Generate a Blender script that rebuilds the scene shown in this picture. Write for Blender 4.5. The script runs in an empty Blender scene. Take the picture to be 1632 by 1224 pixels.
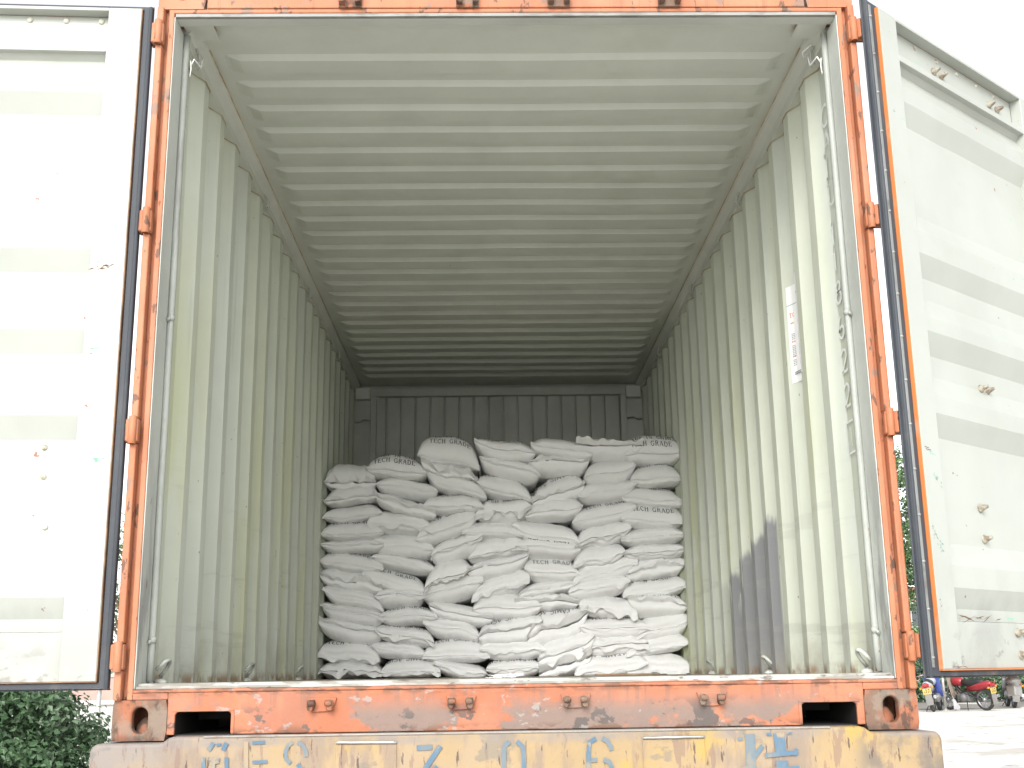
import bpy, bmesh, math, random
from mathutils import Vector, Matrix, noise
rad = math.radians
SC = bpy.context.scene
COL = SC.collection

# ------------------------------------------------------------------ camera
F_PX, YAW, PITCH, ROLL = 1872.9, 0.0205, 0.2427, -0.0146
CAM = Vector((-0.0787, -3.6912, 0.1764))
fw = Vector((math.sin(YAW)*math.cos(PITCH), math.cos(YAW)*math.cos(PITCH), math.sin(PITCH)))
r0 = Vector((math.cos(YAW), -math.sin(YAW), 0)); u0 = r0.cross(fw)
rt = math.cos(ROLL)*r0 + math.sin(ROLL)*u0; up = -math.sin(ROLL)*r0 + math.cos(ROLL)*u0
cd = bpy.data.cameras.new("Camera"); cam = bpy.data.objects.new("Camera", cd); COL.objects.link(cam)
m = Matrix((rt, up, -fw)).transposed().to_4x4(); m.translation = CAM; cam.matrix_world = m
cd.sensor_width = 36; cd.lens = F_PX/1632*36; cd.clip_start = 0.05; cd.clip_end = 3000
SC.camera = cam
# ------------------------------------------------------------------ light
SUN_EL, SUN_AZ = rad(29), rad(191)          # behind the camera, a little to the left, veiled by cloud
w = bpy.data.worlds.new("World"); SC.world = w; w.use_nodes = True
nt = w.node_tree; nt.nodes.clear()
sky = nt.nodes.new('ShaderNodeTexSky'); sky.sky_type = 'NISHITA'; sky.sun_disc = False
sky.sun_elevation = SUN_EL; sky.sun_rotation = SUN_AZ; sky.air_density = 1.0; sky.dust_density = 1.5; sky.ozone_density = 1.0
hs = nt.nodes.new('ShaderNodeHueSaturation'); hs.inputs['Saturation'].default_value = 0.12
bg = nt.nodes.new('ShaderNodeBackground'); bg.inputs['Strength'].default_value = 0.15
ow = nt.nodes.new('ShaderNodeOutputWorld')
nt.links.new(sky.outputs[0], hs.inputs['Color']); nt.links.new(hs.outputs[0], bg.inputs[0]); nt.links.new(bg.outputs[0], ow.inputs[0])
sd = bpy.data.lights.new("Sun", 'SUN'); sd.energy = 1.0; sd.angle = rad(28); sd.color = (1, .97, .92)
so = bpy.data.objects.new("Sun", sd); COL.objects.link(so)
sv = Vector((math.sin(SUN_AZ)*math.cos(SUN_EL), math.cos(SUN_AZ)*math.cos(SUN_EL), math.sin(SUN_EL)))
so.rotation_euler = (-sv).to_track_quat('-Z', 'Y').to_euler()
vs = SC.view_settings; vs.view_transform = 'Standard'; vs.look = 'None'; vs.exposure = 1.25; vs.gamma = 1; vs.use_curve_mapping = False
SC.cycles.diffuse_bounces = 8; SC.cycles.max_bounces = 12

# ------------------------------------------------------------------ helpers
class MB:
    def __init__(s): s.v = []; s.f = []; s.mi = []; s.sm = []
    def add(s, vs, fs, mi=0, smooth=False):
        b = len(s.v); s.v += [tuple(p) for p in vs]
        for f in fs: s.f.append([b+i for i in f]); s.mi.append(mi); s.sm.append(smooth)
        return s
    def box(s, x0, x1, y0, y1, z0, z1, mi=0):
        v = [(x0,y0,z0),(x1,y0,z0),(x1,y1,z0),(x0,y1,z0),(x0,y0,z1),(x1,y0,z1),(x1,y1,z1),(x0,y1,z1)]
        return s.add(v, [(3,2,1,0),(4,5,6,7),(0,1,5,4),(1,2,6,5),(2,3,7,6),(3,0,4,7)], mi)
    def quad(s, a, b, c, d, mi=0): return s.add([a,b,c,d], [(0,1,2,3)], mi)
    def prism(s, pts, fn, d0, d1, mi=0):
        """polygon pts (a,b) extruded between d0 and d1; fn(a,b,d)->xyz"""
        n = len(pts); v = [fn(a,b,d0) for a,b in pts]+[fn(a,b,d1) for a,b in pts]
        fs = [tuple(range(n)), tuple(range(2*n-1, n-1, -1))]+[(i, n+i, n+(i+1)%n, (i+1)%n) for i in range(n)]
        return s.add(v, fs, mi)
    def tube(s, pts, r, n=8, mi=0, cap=True, smooth=True):
        pts = [Vector(p) for p in pts]; rs = r if isinstance(r, (list, tuple)) else [r]*len(pts)
        v = []; fs = []; ref = None
        for i, p in enumerate(pts):
            t = (pts[min(i+1, len(pts)-1)]-pts[max(i-1, 0)]).normalized()
            if ref is None: ref = t.orthogonal().normalized()
            ref = (ref - t*ref.dot(t)).normalized(); b = t.cross(ref)
            for k in range(n):
                a = 2*math.pi*k/n; v.append(p+(ref*math.cos(a)+b*math.sin(a))*rs[i])
        for i in range(len(pts)-1):
            for k in range(n): fs.append((i*n+k, i*n+(k+1)%n, (i+1)*n+(k+1)%n, (i+1)*n+k))
        s.add(v, fs, mi, smooth)
        if cap:
            b = len(s.v)-len(v)
            s.f.append([b+k for k in range(n-1, -1, -1)]); s.mi.append(mi); s.sm.append(False)
            s.f.append([b+(len(pts)-1)*n+k for k in range(n)]); s.mi.append(mi); s.sm.append(False)
        return s
    def lathe(s, prof, c, axis, n=16, mi=0):
        """prof: list of (r, h) about axis through c"""
        c = Vector(c); ax = Vector(axis).normalized(); e = ax.orthogonal().normalized(); g = ax.cross(e)
        v = []; fs = []
        for r, h in prof:
            for k in range(n):
                a = 2*math.pi*k/n; v.append(c+ax*h+(e*math.cos(a)+g*math.sin(a))*r)
        for i in range(len(prof)-1):
            for k in range(n): fs.append((i*n+k, i*n+(k+1)%n, (i+1)*n+(k+1)%n, (i+1)*n+k))
        return s.add(v, fs, mi, True)
    def grid(s, P, mi=0, smooth=False):
        nr, nc = len(P), len(P[0]); v = [p for row in P for p in row]
        return s.add(v, [(i*nc+j, i*nc+j+1, (i+1)*nc+j+1, (i+1)*nc+j) for i in range(nr-1) for j in range(nc-1)], mi, smooth)
    def build(s, name, mats, parent=None, bevel=0, seg=2, merge=False, fix=True):
        me = bpy.data.meshes.new(name); me.from_pydata(s.v, [], s.f)
        me.polygons.foreach_set('material_index', s.mi); me.polygons.foreach_set('use_smooth', s.sm)
        for mt in (mats if isinstance(mats, (list, tuple)) else [mats]): me.materials.append(mt)
        if fix or merge:
            bm = bmesh.new(); bm.from_mesh(me)
            if merge: bmesh.ops.remove_doubles(bm, verts=bm.verts, dist=1e-5)
            if fix: bmesh.ops.recalc_face_normals(bm, faces=bm.faces)
            bm.to_mesh(me); bm.free()
        me.update()
        o = bpy.data.objects.new(name, me); COL.objects.link(o)
        if parent: o.parent = parent
        if bevel:
            b = o.modifiers.new('bevel', 'BEVEL'); b.width = bevel; b.segments = seg; b.limit_method = 'ANGLE'; b.angle_limit = rad(40)
            b.use_clamp_overlap = True
        return o
def thing(name, label, cat, loc=(0,0,0), rz=0, group=None):
    o = bpy.data.objects.new(name, None); COL.objects.link(o); o.location = loc; o.rotation_euler = (0,0,rz)
    o.empty_display_size = .1
    return tag(o, label, cat, group)
def tag(o, label, cat, group=None):
    o['label'] = label; o['category'] = cat
    if group: o['group'] = group
    return o
def struct(o, kind='structure'):
    o['kind'] = kind; return o

# ------------------------------------------------------------------ materials
def mat(name, base, layers=(), rough=.6, bump=None, metal=0, spec=.4, mottle=.06):
    """base colour, then layers of (colour, stretch, scale, detail, lo, hi, ranges, strength); every mask is noise in object space"""
    mt = bpy.data.materials.new(name); mt.use_nodes = True; t = mt.node_tree; N = t.nodes; L = t.links
    bs = N['Principled BSDF']; bs.inputs['Roughness'].default_value = rough; bs.inputs['Metallic'].default_value = metal
    bs.inputs['Specular IOR Level'].default_value = spec
    tc = N.new('ShaderNodeTexCoord')
    def nz(st, sc, det, off=0.0, ro=.6):
        mp = N.new('ShaderNodeMapping'); mp.inputs['Scale'].default_value = st; mp.inputs['Location'].default_value = (off, off*1.7, off*.6)
        L.new(tc.outputs['Object'], mp.inputs['Vector'])
        n = N.new('ShaderNodeTexNoise'); n.inputs['Scale'].default_value = sc; n.inputs['Detail'].default_value = det; n.inputs['Roughness'].default_value = ro
        L.new(mp.outputs[0], n.inputs['Vector']); return n.outputs['Fac']
    def mrange(src, a, b):
        mr = N.new('ShaderNodeMapRange'); mr.interpolation_type = 'SMOOTHSTEP'
        mr.inputs['From Min'].default_value = min(a, b); mr.inputs['From Max'].default_value = max(a, b)
        if a > b: mr.inputs['To Min'].default_value = 1; mr.inputs['To Max'].default_value = 0
        L.new(src, mr.inputs['Value']); return mr.outputs['Result']
    def mul(a, b):
        q = N.new('ShaderNodeMath'); q.operation = 'MULTIPLY'; L.new(a, q.inputs[0])
        if isinstance(b, float): q.inputs[1].default_value = b
        else: L.new(b, q.inputs[1])
        return q.outputs[0]
    sep = N.new('ShaderNodeSeparateXYZ'); L.new(tc.outputs['Object'], sep.inputs[0])
    col = None
    mx = N.new('ShaderNodeMix'); mx.data_type = 'RGBA'
    mx.inputs[6].default_value = (*[c*(1-mottle) for c in base], 1); mx.inputs[7].default_value = (*[min(1, c*(1+mottle)) for c in base], 1)
    L.new(mrange(nz((1,1,1), 3.0, 5), .35, .65), mx.inputs[0]); col = mx.outputs[2]
    for i, ly in enumerate(layers):
        c, st, sc, det, lo, hi = ly[:6]; rg = ly[6] if len(ly) > 6 else (); k = ly[7] if len(ly) > 7 else 1.0
        msk = mrange(nz(st, sc, det, 3.1*i+1.3), lo, hi)
        for (ax, a, b) in rg:
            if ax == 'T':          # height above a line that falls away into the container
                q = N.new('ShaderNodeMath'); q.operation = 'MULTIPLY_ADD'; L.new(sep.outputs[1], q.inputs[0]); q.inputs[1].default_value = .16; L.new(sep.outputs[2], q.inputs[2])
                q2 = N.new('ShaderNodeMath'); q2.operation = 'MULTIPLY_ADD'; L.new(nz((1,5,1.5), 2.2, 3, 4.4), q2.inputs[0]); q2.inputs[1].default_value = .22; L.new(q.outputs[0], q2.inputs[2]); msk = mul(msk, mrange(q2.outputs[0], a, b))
            else: msk = mul(msk, mrange(sep.outputs['XYZ'.index(ax)], a, b))
        if k != 1.0: msk = mul(msk, float(k))
        mx = N.new('ShaderNodeMix'); mx.data_type = 'RGBA'; L.new(msk, mx.inputs[0]); L.new(col, mx.inputs[6]); mx.inputs[7].default_value = (*c, 1); col = mx.outputs[2]
    L.new(col, bs.inputs['Base Color'])
    if bump:
        st, sc, det, k = bump
        b = N.new('ShaderNodeBump'); b.inputs['Strength'].default_value = k; b.inputs['Distance'].default_value = .01
        L.new(nz(st, sc, det), b.inputs['Height']); L.new(b.outputs[0], bs.inputs['Normal'])
    return mt
RUST = (.20, .075, .03); DARK = (.10, .08, .07); GREY = (.20, .19, .18)
U1 = (1,1,1)
M = {}
wall_layers = [
    ((.535,.56,.355), (1,2.2,.35), 1.6, 3, .46, .62, (('Z', 2.2, 1.0),), .7),
    ((.49,.53,.53), (1,3.2,.18), 1.3, 2, .52, .60, (), .3),
    ((.40,.42,.37), (1,9,.25), 3.0, 4, .60, .74, (), .5),
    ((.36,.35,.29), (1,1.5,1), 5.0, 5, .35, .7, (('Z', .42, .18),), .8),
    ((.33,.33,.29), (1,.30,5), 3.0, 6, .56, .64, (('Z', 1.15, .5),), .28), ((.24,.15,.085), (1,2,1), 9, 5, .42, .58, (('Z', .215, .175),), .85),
    ((.30,.14,.06), (1,1.8,.45), 15, 4, .695, .73, (('Z', 1.6, .2),)),
    ((.20,.12,.08), U1, 34, 2, .735, .77, (), .8),
]
M['wall_paint'] = mat('interior_wall_paint', (.59,.625,.535), wall_layers, .5, (U1, 6, 3, .12), mottle=.03)
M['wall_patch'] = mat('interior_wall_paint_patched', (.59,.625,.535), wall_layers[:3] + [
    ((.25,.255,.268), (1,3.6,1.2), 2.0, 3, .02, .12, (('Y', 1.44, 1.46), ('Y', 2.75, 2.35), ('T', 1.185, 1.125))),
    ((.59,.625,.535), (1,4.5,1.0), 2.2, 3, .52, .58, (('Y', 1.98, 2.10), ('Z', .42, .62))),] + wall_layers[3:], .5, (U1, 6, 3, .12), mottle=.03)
M['roof_paint'] = mat('interior_roof_paint', (.60,.62,.565), [((.50,.51,.45), U1, 2.5, 4, .5, .7, (), .4), ((.2,.13,.08), U1, 30, 2, .79, .82, ())], .5, (U1, 9, 4, .10), mottle=.03)
M['frame_paint'] = mat('door_frame_white_paint', (.50,.52,.48), [((.27,.28,.27), (3,3,.7), 5, 5, .44, .60, (('Z', 1.1, .2),), .9), ((.30,.42,.36), (6,6,2), 9, 3, .74, .78, ()), (RUST, (1.5,1.5,.5), 16, 5, .64, .68, (('Z', 1.2, .3),)), ((.25,.22,.2), (4,4,1), 14, 4, .70, .76, (), .7)], .5, (U1, 12, 4, .12))
ORA = (.405, .150, .072)
M['orange'] = mat('weathered_orange_paint', ORA, [
    ((.47,.215,.125), U1, 2.2, 4, .45, .65, (), .6), ((.31,.115,.065), (2.5,2.5,.5), 5, 6, .50, .64, (), .35), ((.22,.10,.06), (7,7,.35), 7, 6, .57, .64, (), .4),
    ((.19,.145,.115), (1,1,.7), 9, 8, .595, .62, (), .75), ((.085,.05,.035), (1.4,1.4,.6), 21, 8, .60, .625, (), .8)], .58, (U1, 30, 6, .25))
M['sill_orange'] = mat('scraped_orange_sill_paint', (.385,.132,.064), [
    ((.43,.175,.10), U1, 3.5, 4, .45, .60, (), .7), ((.29,.125,.08), (1,1,.35), 9, 6, .47, .62, (), .65), ((.22,.115,.08), (5,1,.4), 7, 6, .55, .62, (('Z', .07, .125),), .6),
    ((.18,.15,.13), (1,1,1.5), 3.4, 8, .485, .52, (('Z', .135, .06),), .85), ((.085,.075,.07), (1,1,1.3), 10, 8, .565, .59, (('Z', .125, .05),), .85), ((.30,.29,.28), (1,1,1.3), 17, 7, .62, .65, (), .6),
    ((.12,.055,.03), (1,1,2), 16, 6, .50, .58, (('Z', .045, .012),), .85), ((.13,.065,.04), (1,1,3), 18, 6, .46, .56, (('Z', .118, .14),), .75)], .6, (U1, 28, 7, .3))
M['casting'] = mat('rusty_orange_casting', (.31,.115,.06), [
    ((.155,.105,.075), (1.5,1.5,.5), 7, 7, .40, .52, (), .9), ((.075,.045,.032), (1.3,1.3,.7), 14, 8, .50, .57, (), .9), ((.23,.19,.15), U1, 9, 6, .53, .60, (), .6), ((.06,.04,.03), U1, 6, 6, .35, .6, (('Z', .03, .0),), .8)], .7, (U1, 30, 7, .5))
M['sill_white'] = mat('chipped_white_threshold_paint', (.40,.40,.37), [((.22,.20,.17), (1,3,2), 6, 6, .46, .58, (), .85), ((.13,.11,.09), (1,3,3), 14, 6, .57, .63, (), .9), ((.33,.14,.08), (.6,3,3), 5, 6, .53, .58, (('Z', .1565, .150),), .9)], .6, (U1, 30, 5, .3))
M['door_white'] = mat('white_door_paint', (.40,.42,.385), [
    ((.355,.37,.335), U1, 1.7, 4, 0.430, 0.650, (), .6), ((.29,.30,.275), (1,1,.8), 4, 6, 0.450, 0.630, (('Z', .62, .2),), .75), ((.23,.22,.2), (1,1,1.3), 13, 7, 0.550, 0.620, (('Z', .31, .22),), .8),
    ((.24,.10,.06), (1,1,1.4), 17, 6, .705, .72, ()), ((.20,.45,.33), (.9,.9,5), 7, 2, .745, .76, (), .7)], .42, (U1, 8, 4, .08), mottle=.02)
M['door_orange'] = mat('orange_door_edge', (.55,.19,.06), [((.55,.3,.2), U1, 6, 4, .55, .7, (), .6), (RUST, U1, 20, 4, .70, .74, ())], .5)
M['gasket'] = mat('black_rubber_gasket', (.045,.052,.062), [((.10,.10,.10), (1,1,.3), 8, 5, .5, .7, (), .7), ((.16,.13,.11), U1, 6, 5, .55, .7, (('Z', .30, .15),), .7)], .6, (U1, 40, 3, .15))
M['strip'] = mat('grey_retaining_strip', (.28,.29,.28), [((.15,.14,.13), U1, 12, 5, .5, .7, (), .8)], .4, metal=.4)
M['bolt'] = mat('dirty_bolt', (.52,.52,.44), [((.25,.19,.12), U1, 40, 4, .45, .6, (), .8)], .5)
M['bolt_rusty'] = mat('weathered_cone_bolt', (.32,.30,.24), [((.14,.10,.07), U1, 40, 4, .45, .6, (), .8)], .6)
M['steel'] = mat('galvanised_steel', (.42,.42,.40), [((.22,.2,.18), U1, 9, 5, .5, .7, (), .8)], .45, metal=.5)
M['rustline'] = mat('rust_stained_sealant', (.46,.41,.30), [((.33,.23,.13), (1,1,1), 7, 5, .45, .6, (), .8)], .7)
M['floor'] = mat('worn_plywood_floor', (.22,.19,.15), [((.35,.33,.29), (3,.6,1), 4, 5, .5, .7, (), .8), ((.10,.09,.08), (2,1,1), 6, 5, .55, .7, (), .8)], .7, (U1, 14, 5, .2))
M['sack'] = mat('white_woven_polypropylene', (.80,.805,.80), [((.755,.755,.745), U1, 6, 4, .5, .72, (), .6)], .5, ((1,1,1), 26, 6, .35), spec=.35, mottle=.015)
M['ink'] = mat('black_sack_print', (.10,.10,.105), [], .6)
M['paper'] = mat('white_paper_notice', (.80,.80,.80), [], .5, mottle=.01)
M['print_orange'] = mat('orange_notice_print', (.62,.22,.09), [], .6)
M['print_grey'] = mat('grey_notice_print', (.25,.27,.30), [], .6)
M['print_teal'] = mat('teal_notice_line', (.10,.32,.38), [], .6)
M['stencil_white'] = mat('white_stencil_paint', (.80,.81,.80), [((.60,.63,.55), U1, 20, 4, .55, .65, (), .8)], .6)
M['void'] = mat('dirty_black_steel', (.022,.02,.018), [], .8)
M['yellow'] = mat('faded_yellow_beam_paint', (.325,.235,.125), [
    ((.40,.265,.055), U1, 2.6, 5, .52, .60, (), .75), ((.30,.235,.17), (1,1,.7), 2.6, 5, .44, .58, (), .7), ((.20,.155,.13), (1.6,1,.5), 3.2, 6, .52, .60, (), .65),
    ((.225,.20,.185), U1, 3.5, 6, .30, .48, (('X', -.94, -1.10),), .85), ((.145,.125,.105), U1, 4.0, 6, .40, .50, (('X', .98, 1.05),), .85),
    ((.19,.125,.10), (2,1,.45), 15, 6, .575, .62, (), .6), ((.07,.05,.045), (3,1,.5), 22, 5, .62, .65, (), .85), ((.13,.13,.13), (1,1,1.5), 6, 6, .60, .64, (), .5), ((.22,.195,.18), U1, 8, 5, .3, .6, (('Z', 1.375, 1.392),), .7)], .65, (U1, 22, 6, .25))
M['blue_letter'] = mat('faded_blue_lettering', (.085,.15,.215), [((.33,.25,.15), (1,1,.5), 13, 7, .54, .59, (), .85), ((.17,.19,.19), (1,1,.6), 7, 6, .46, .58, (), .7)], .7)
M['chassis'] = mat('chassis_dark_paint', (.09,.07,.06), [((.16,.11,.08), U1, 5, 5, .5, .65, (), .8)], .7)
M['tyre'] = mat('tyre_rubber', (.03,.03,.03), [((.12,.11,.095), U1, 8, 4, .5, .7, (), .6)], .8)

M['edge_brown'] = mat('rust_stained_edge', (.36,.22,.13), [((.18,.10,.06), U1, 9, 5, .45, .6, (), .8)], .6)

M['rust_mark'] = mat('rusty_scratch', (.13,.06,.035), [], .7)
M['green_mark'] = mat('green_paint_scuff', (.16,.33,.25), [], .7)

M['bar_paint'] = mat('lashing_bar_paint', (.34,.36,.33), [((.24,.24,.22), (3,3,.5), 6, 5, .55, .66, (), .6), (RUST, (1.5,1.5,.4), 17, 5, .62, .66, (('Z', 1.3, .3),))], .5)
M['seal_grey'] = mat('dirty_grey_seal', (.26,.26,.245), [((.15,.145,.13), (1,3,3), 7, 6, .48, .6, (), .7)], .6)

M['end_shade_paint'] = mat('shaded_end_wall_paint', (.47,.49,.445), [((.38,.38,.34), (1,1,.6), 2.5, 5, .5, .65, (), .5)], .55)  # roof paint darkened: the dim light at the far end put into colour
# ------------------------------------------------------------------ shipping container (origin: middle of the door end, bottom of the castings)
W = 1.219; L_IN = 5.60; L_OUT = 5.72; ZF = .166; ZC = 2.467; ZTOP = 2.591; OX = 1.163; ZO = 2.424
cont = thing('shipping_container', 'open orange shipping container with white doors, pale green inside and stacked with white sacks', 'container', (0,0,0))

# floor boards
b = MB(); n = 13; wd = 2*1.19/n
for i in range(n): b.box(-1.19+i*wd+.0015, -1.19+(i+1)*wd-.0015, .075, L_IN, .13, ZF)
b.build('floor', M['floor'], cont)
# corrugated side walls: crest at 1.150, trough at 1.186
PIT, CREST, BEV, TR = .2755, .072, .068, .0675
def wall_profile(y0, y1):
    pts = [(y0, 1)]; c = .443
    while c < y1:
        for yy, d in ((c-CREST/2-BEV, 1), (c-CREST/2, 0), (c+CREST/2, 0), (c+CREST/2+BEV, 1)):
            if y0+.005 < yy < y1-.005: pts.append((yy, d))
        c += PIT
    pts.append((y1, 1)); return pts
def side_wall(s):
    pr = wall_profile(.185, L_IN+.03); b = MB(); ZB, ZT = ZF-.012, 2.392
    zs = [ZB+(ZT-ZB)*i/24 for i in range(25)]
    rnd = random.Random(5+s)
    P = []; Q = []
    for z in zs:
        row = []; ro = []
        for (y, d) in pr:
            j = .0022*(noise.noise(Vector((y*1.3, z*1.1, 7*s)))+.6*noise.noise(Vector((y*4, z*3, 3+7*s))))
            x = 1.150+.036*d+j
            row.append((s*x, y, z)); ro.append((s*(x+.0016+.004), y, z))
        P.append(row); Q.append(ro)
    b.grid(P, 0); b.grid(Q, 1)
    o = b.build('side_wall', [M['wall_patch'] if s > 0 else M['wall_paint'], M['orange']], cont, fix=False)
    return o
wallR = side_wall(1); wallL = side_wall(-1)
# rails along the roof and the floor
for s in (-1, 1):
    b = MB()
    sec = [(1.112,ZC-.002),(1.118,2.452),(1.136,2.440),(1.1475,2.430),(1.1475,2.392),(1.205,2.392),(1.215,2.40),(1.215,2.50),(1.112,2.50)]
    b.prism(sec, lambda a, z, d: (s*a, d, z), .13, L_IN+.05)
    b.build('top_rail', [M['roof_paint']], cont)
    b = MB()
    b.tube([(s*1.1115, .30, ZC-.0035), (s*1.1115, L_IN, ZC-.002)], .0028, 6)
    b.build('seam_sealant', M['rustline'], cont)
    # scalloped sealant where the corrugated sheet meets the rail
    pr = wall_profile(.185, L_IN)
    b = MB(); b.tube([(s*(1.1475+.036*d), y, 2.3905) for y, d in pr], .0028, 5, smooth=False)
    b.build('wall_sealant', M['rustline'], cont)
    b = MB(); b.box(s*1.150 if s > 0 else -1.205, 1.205 if s > 0 else -1.150, .17, L_IN+.05, .03, ZF-.012)
    b.build('bottom_rail', M['orange'], cont, .004)
# roof sheet with pressed corrugations that die out towards the rails
def roof_prof(y):
    """0 at the high panel, 1 at the low; bright riser faces the door and sits at .3425+i*.2025"""
    if y < .30 or y > 5.33: return 0
    t = ((y-.3425)/.2025+.5) % 1 - .5      # riser at t=0
    # low from t=0.. .46, sharp riser at 0, soft fall at +-0.5
    if t < 0: 
        return 0 if t > -.36 and t < -.027 else (1-(t+.5)/.14 if t <= -.36 else (t+.027)/.027*.5)
    return (.5+.5*min(1, t/.027)) if t < .027 else 1
b = MB(); ys = []
y = .115
ys = sorted(set([.0725, .115, .2, .29]+[round(.3425+(i+f)*.2025, 4) for i in range(-1, 25) for f in (-.5,-.36,-.027,-.012,.012,.027,.3)]+[5.36, 5.45, L_IN+.03]))
ys = [q for q in ys if .07 < q < L_IN+.04]
xs = [-1.135,-1.09,-1.07,-1.055,-1.04,-1.025,-1.01,-.99,-.96,-.8,-.6,-.4,-.2,0,.2,.4,.6,.8,.96,.99,1.01,1.025,1.04,1.055,1.07,1.09,1.135]
P = []
for y in ys:
    row = []
    for x in xs:
        e = min(1, max(0, (1.072-abs(x))/.075)); e = e*e*(3-2*e)
        sag = .006*noise.noise(Vector((x*1.1, y*.8, 2)))*(1-abs(x)/1.2)
        row.append((x, y, ZC+.001-.0235*roof_prof(y)*e+sag))
    P.append(row)
b.grid(P, 0, False)
b.grid([[(p[0], p[1], p[2]+.05) for p in r] for r in P], 1)
rf = b.build('roof', [M['roof_paint'], M['orange']], cont, fix=False)
mdf = rf.modifiers.new('e', 'EDGE_SPLIT'); mdf.split_angle = rad(24)
# front end: corrugated bulkhead in its frame
b = MB(); xs = []; x = -1.0
c = -.985+.04
pts = [(-.985, 1)]
p = .1175; k = 0
xx = -.905
while xx < .985:
    pts += [(xx-.012, 1), (xx, 0), (xx+.006, 0), (xx+.018, 1)] if False else [(xx-.010, 1), (xx-.007, 0), (xx+.007, 0), (xx+.010, 1)]
    xx += p
pts.append((.985, 1))
P = [[(x, L_IN+.006+.036*(1-d), z) for x, d in pts] for z in (ZF-.01, 1.2, 2.44)]
b.grid(P); b.grid([[(q[0], q[1]+.07, q[2]) for q in r] for r in P], 1)
b.build('end_wall', [M['end_shade_paint'], M['orange']], cont, fix=False)
b = MB()
b.box(-1.03, 1.03, L_IN-.055, L_IN-.002, 2.372, 2.440); b.box(-1.03, -.985, L_IN-.055, L_IN+.02, ZF, 2.3715); b.box(.985, 1.03, L_IN-.055, L_IN+.02, ZF, 2.3715)
b.box(-1.19, 1.19, L_IN-.006, L_IN+.08, 2.4405, 2.475)
b.build('end_frame', M['end_shade_paint'], cont, .004)
for s in (-1, 1):
    b = MB(); x0, x1 = sorted((s*1.0305, s*1.19))
    b.box(x0, x1, L_IN-.004, L_IN+.08, ZF-.01, 2.4400)
    b.build('end_post', M['end_shade_paint'], cont, .004)
    b = MB(); x0, x1 = sorted((s*1.034, s*1.15)); b.box(x0, x1, L_IN-.07, L_IN-.0045, 2.345, 2.438)
    b.build('corner_gusset', M['roof_paint'], cont, .004)
    # lashing wire on the front post
    b = MB(); b.tube([(s*1.04, L_IN-.02, 2.18), (s*1.09, L_IN-.04, 2.185), (s*1.12, L_IN-.05, 2.16), (s*1.15, L_IN-.03, 2.17)], .006, 6)
    b.build('lashing_ring', M['steel'], cont)
# door end: corner posts
for s in (-1, 1):
    b = MB()
    sec = [(OX,0),(1.181,0),(1.181,.018),(1.219,.018),(1.219,.17),(1.19,.17),(1.19,.035),(OX,.035)]
    b.prism(sec, lambda a, d, z: (s*a, d, z), .118, 2.455)
    po = b.build('corner_post', M['orange'], cont, .003)
    # square hinge bar outside the recess, cut at each hinge
    segs = [(.118, .205), (.287, .905), (.985, 1.610), (1.694, 2.303), (2.387, 2.45)]
    for z0, z1 in segs:
        b = MB(); x0, x1 = sorted((s*1.194, s*1.2165)); b.box(x0, x1, -.022, .0175, z0, z1)
        b.build('hinge_bar', M['orange'], po, .005, 3)
    # white door-frame plate on the inside with its round lashing bar
    b = MB(); x0, x1 = sorted((s*1.1592, s*1.1625)); b.box(x0, x1, .003, .135, .150, ZO)
    b.box(*sorted((s*1.1555, s*1.186)), .1352, .19, .150, 2.40)
    b.build('inner_jamb', M['frame_paint'], cont, .002)
    b = MB(); pts = []
    for i in range(27):
        z = .172+(2.42-.172)*i/26; pts.append((s*(1.149+.0018*noise.noise(Vector((z*3, s, 0)))), .125+.002*noise.noise(Vector((z*2, 5, s))), z))
    b.tube(pts, .0115, 10)
    lb = b.build('lashing_bar', M['bar_paint'], cont)
    for z in (.30, 1.36):
        b = MB(); b.lathe([(.0,-.014),(.008,-.010),(.012,-.004),(.0125,.004),(.008,.010),(0,.012)], (s*1.145, .118, z), (0,0,1), 10)
        b.tube([(s*1.145, .115, z), (s*1.154, .10, z-.010)], .006, 6)
        b.build('weld_lug', M['bar_paint'], lb)
# bent lashing rings low on the walls and high under the rail
def ring(s, y, z, hi):
    b = MB()
    if hi:
        for k in range(2): b.tube([(s*1.147, y+.03*k, z+.03), (s*1.134, y+.03*k+.01, z+.012), (s*1.132, y+.03*k+.016, z-.018), (s*1.148, y+.03*k+.02, z-.035)], .0045, 6)
    else:
        pts = []
        for i in range(9):
            a = math.pi*i/8; pts.append((s*(1.152-.036*math.sin(a)), y-.024*math.cos(a)+.01, z+.0+.042*math.sin(a)+.01*math.cos(a)))
        b.tube(pts, .0065, 7)
        b.lathe([(0,-.004),(.022,-.002),(.023,.004),(.014,.012),(0,.014)], (s*1.14, y, z-.03), (0,0,1), 10)
    b.build('lashing_ring', M['frame_paint'], cont)
for s in (-1, 1):
    for y in (.215, 1.595, 2.97): ring(s, y, .197, False)
    for y in (.235, 1.595, 2.97, 4.35): ring(s, y, 2.405, True)
# header over the opening
b = MB()
b.box(-OX-.006, OX+.006, .0, .02, ZO+.012, 2.452); b.box(-1.05, 1.05, -.004, .05, 2.4522, 2.585)
hd = b.build('header', M['orange'], cont, .004)
b = MB()
b.prism([(.0205, ZO+.010), (.0205, ZO), (.065, ZO-.001), (.072, ZO+.003), (.072, 2.49), (.0205, 2.49)], lambda y, z, d: (d, y, z), -1.19, 1.19)
b.build('header_lip', M['frame_paint'], hd, .002)
b = MB(); b.box(-1.159, 1.159, .004, .020, ZO, ZO+.0118); b.build('header_seal', M['seal_grey'], hd)
for q in (-1, 1):
    b = MB(); b.box(*sorted((q*1.05, q*1.1553)), .0725, .192, 2.441, 2.4492); b.build('corner_cover', M['roof_paint'], hd)
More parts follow.
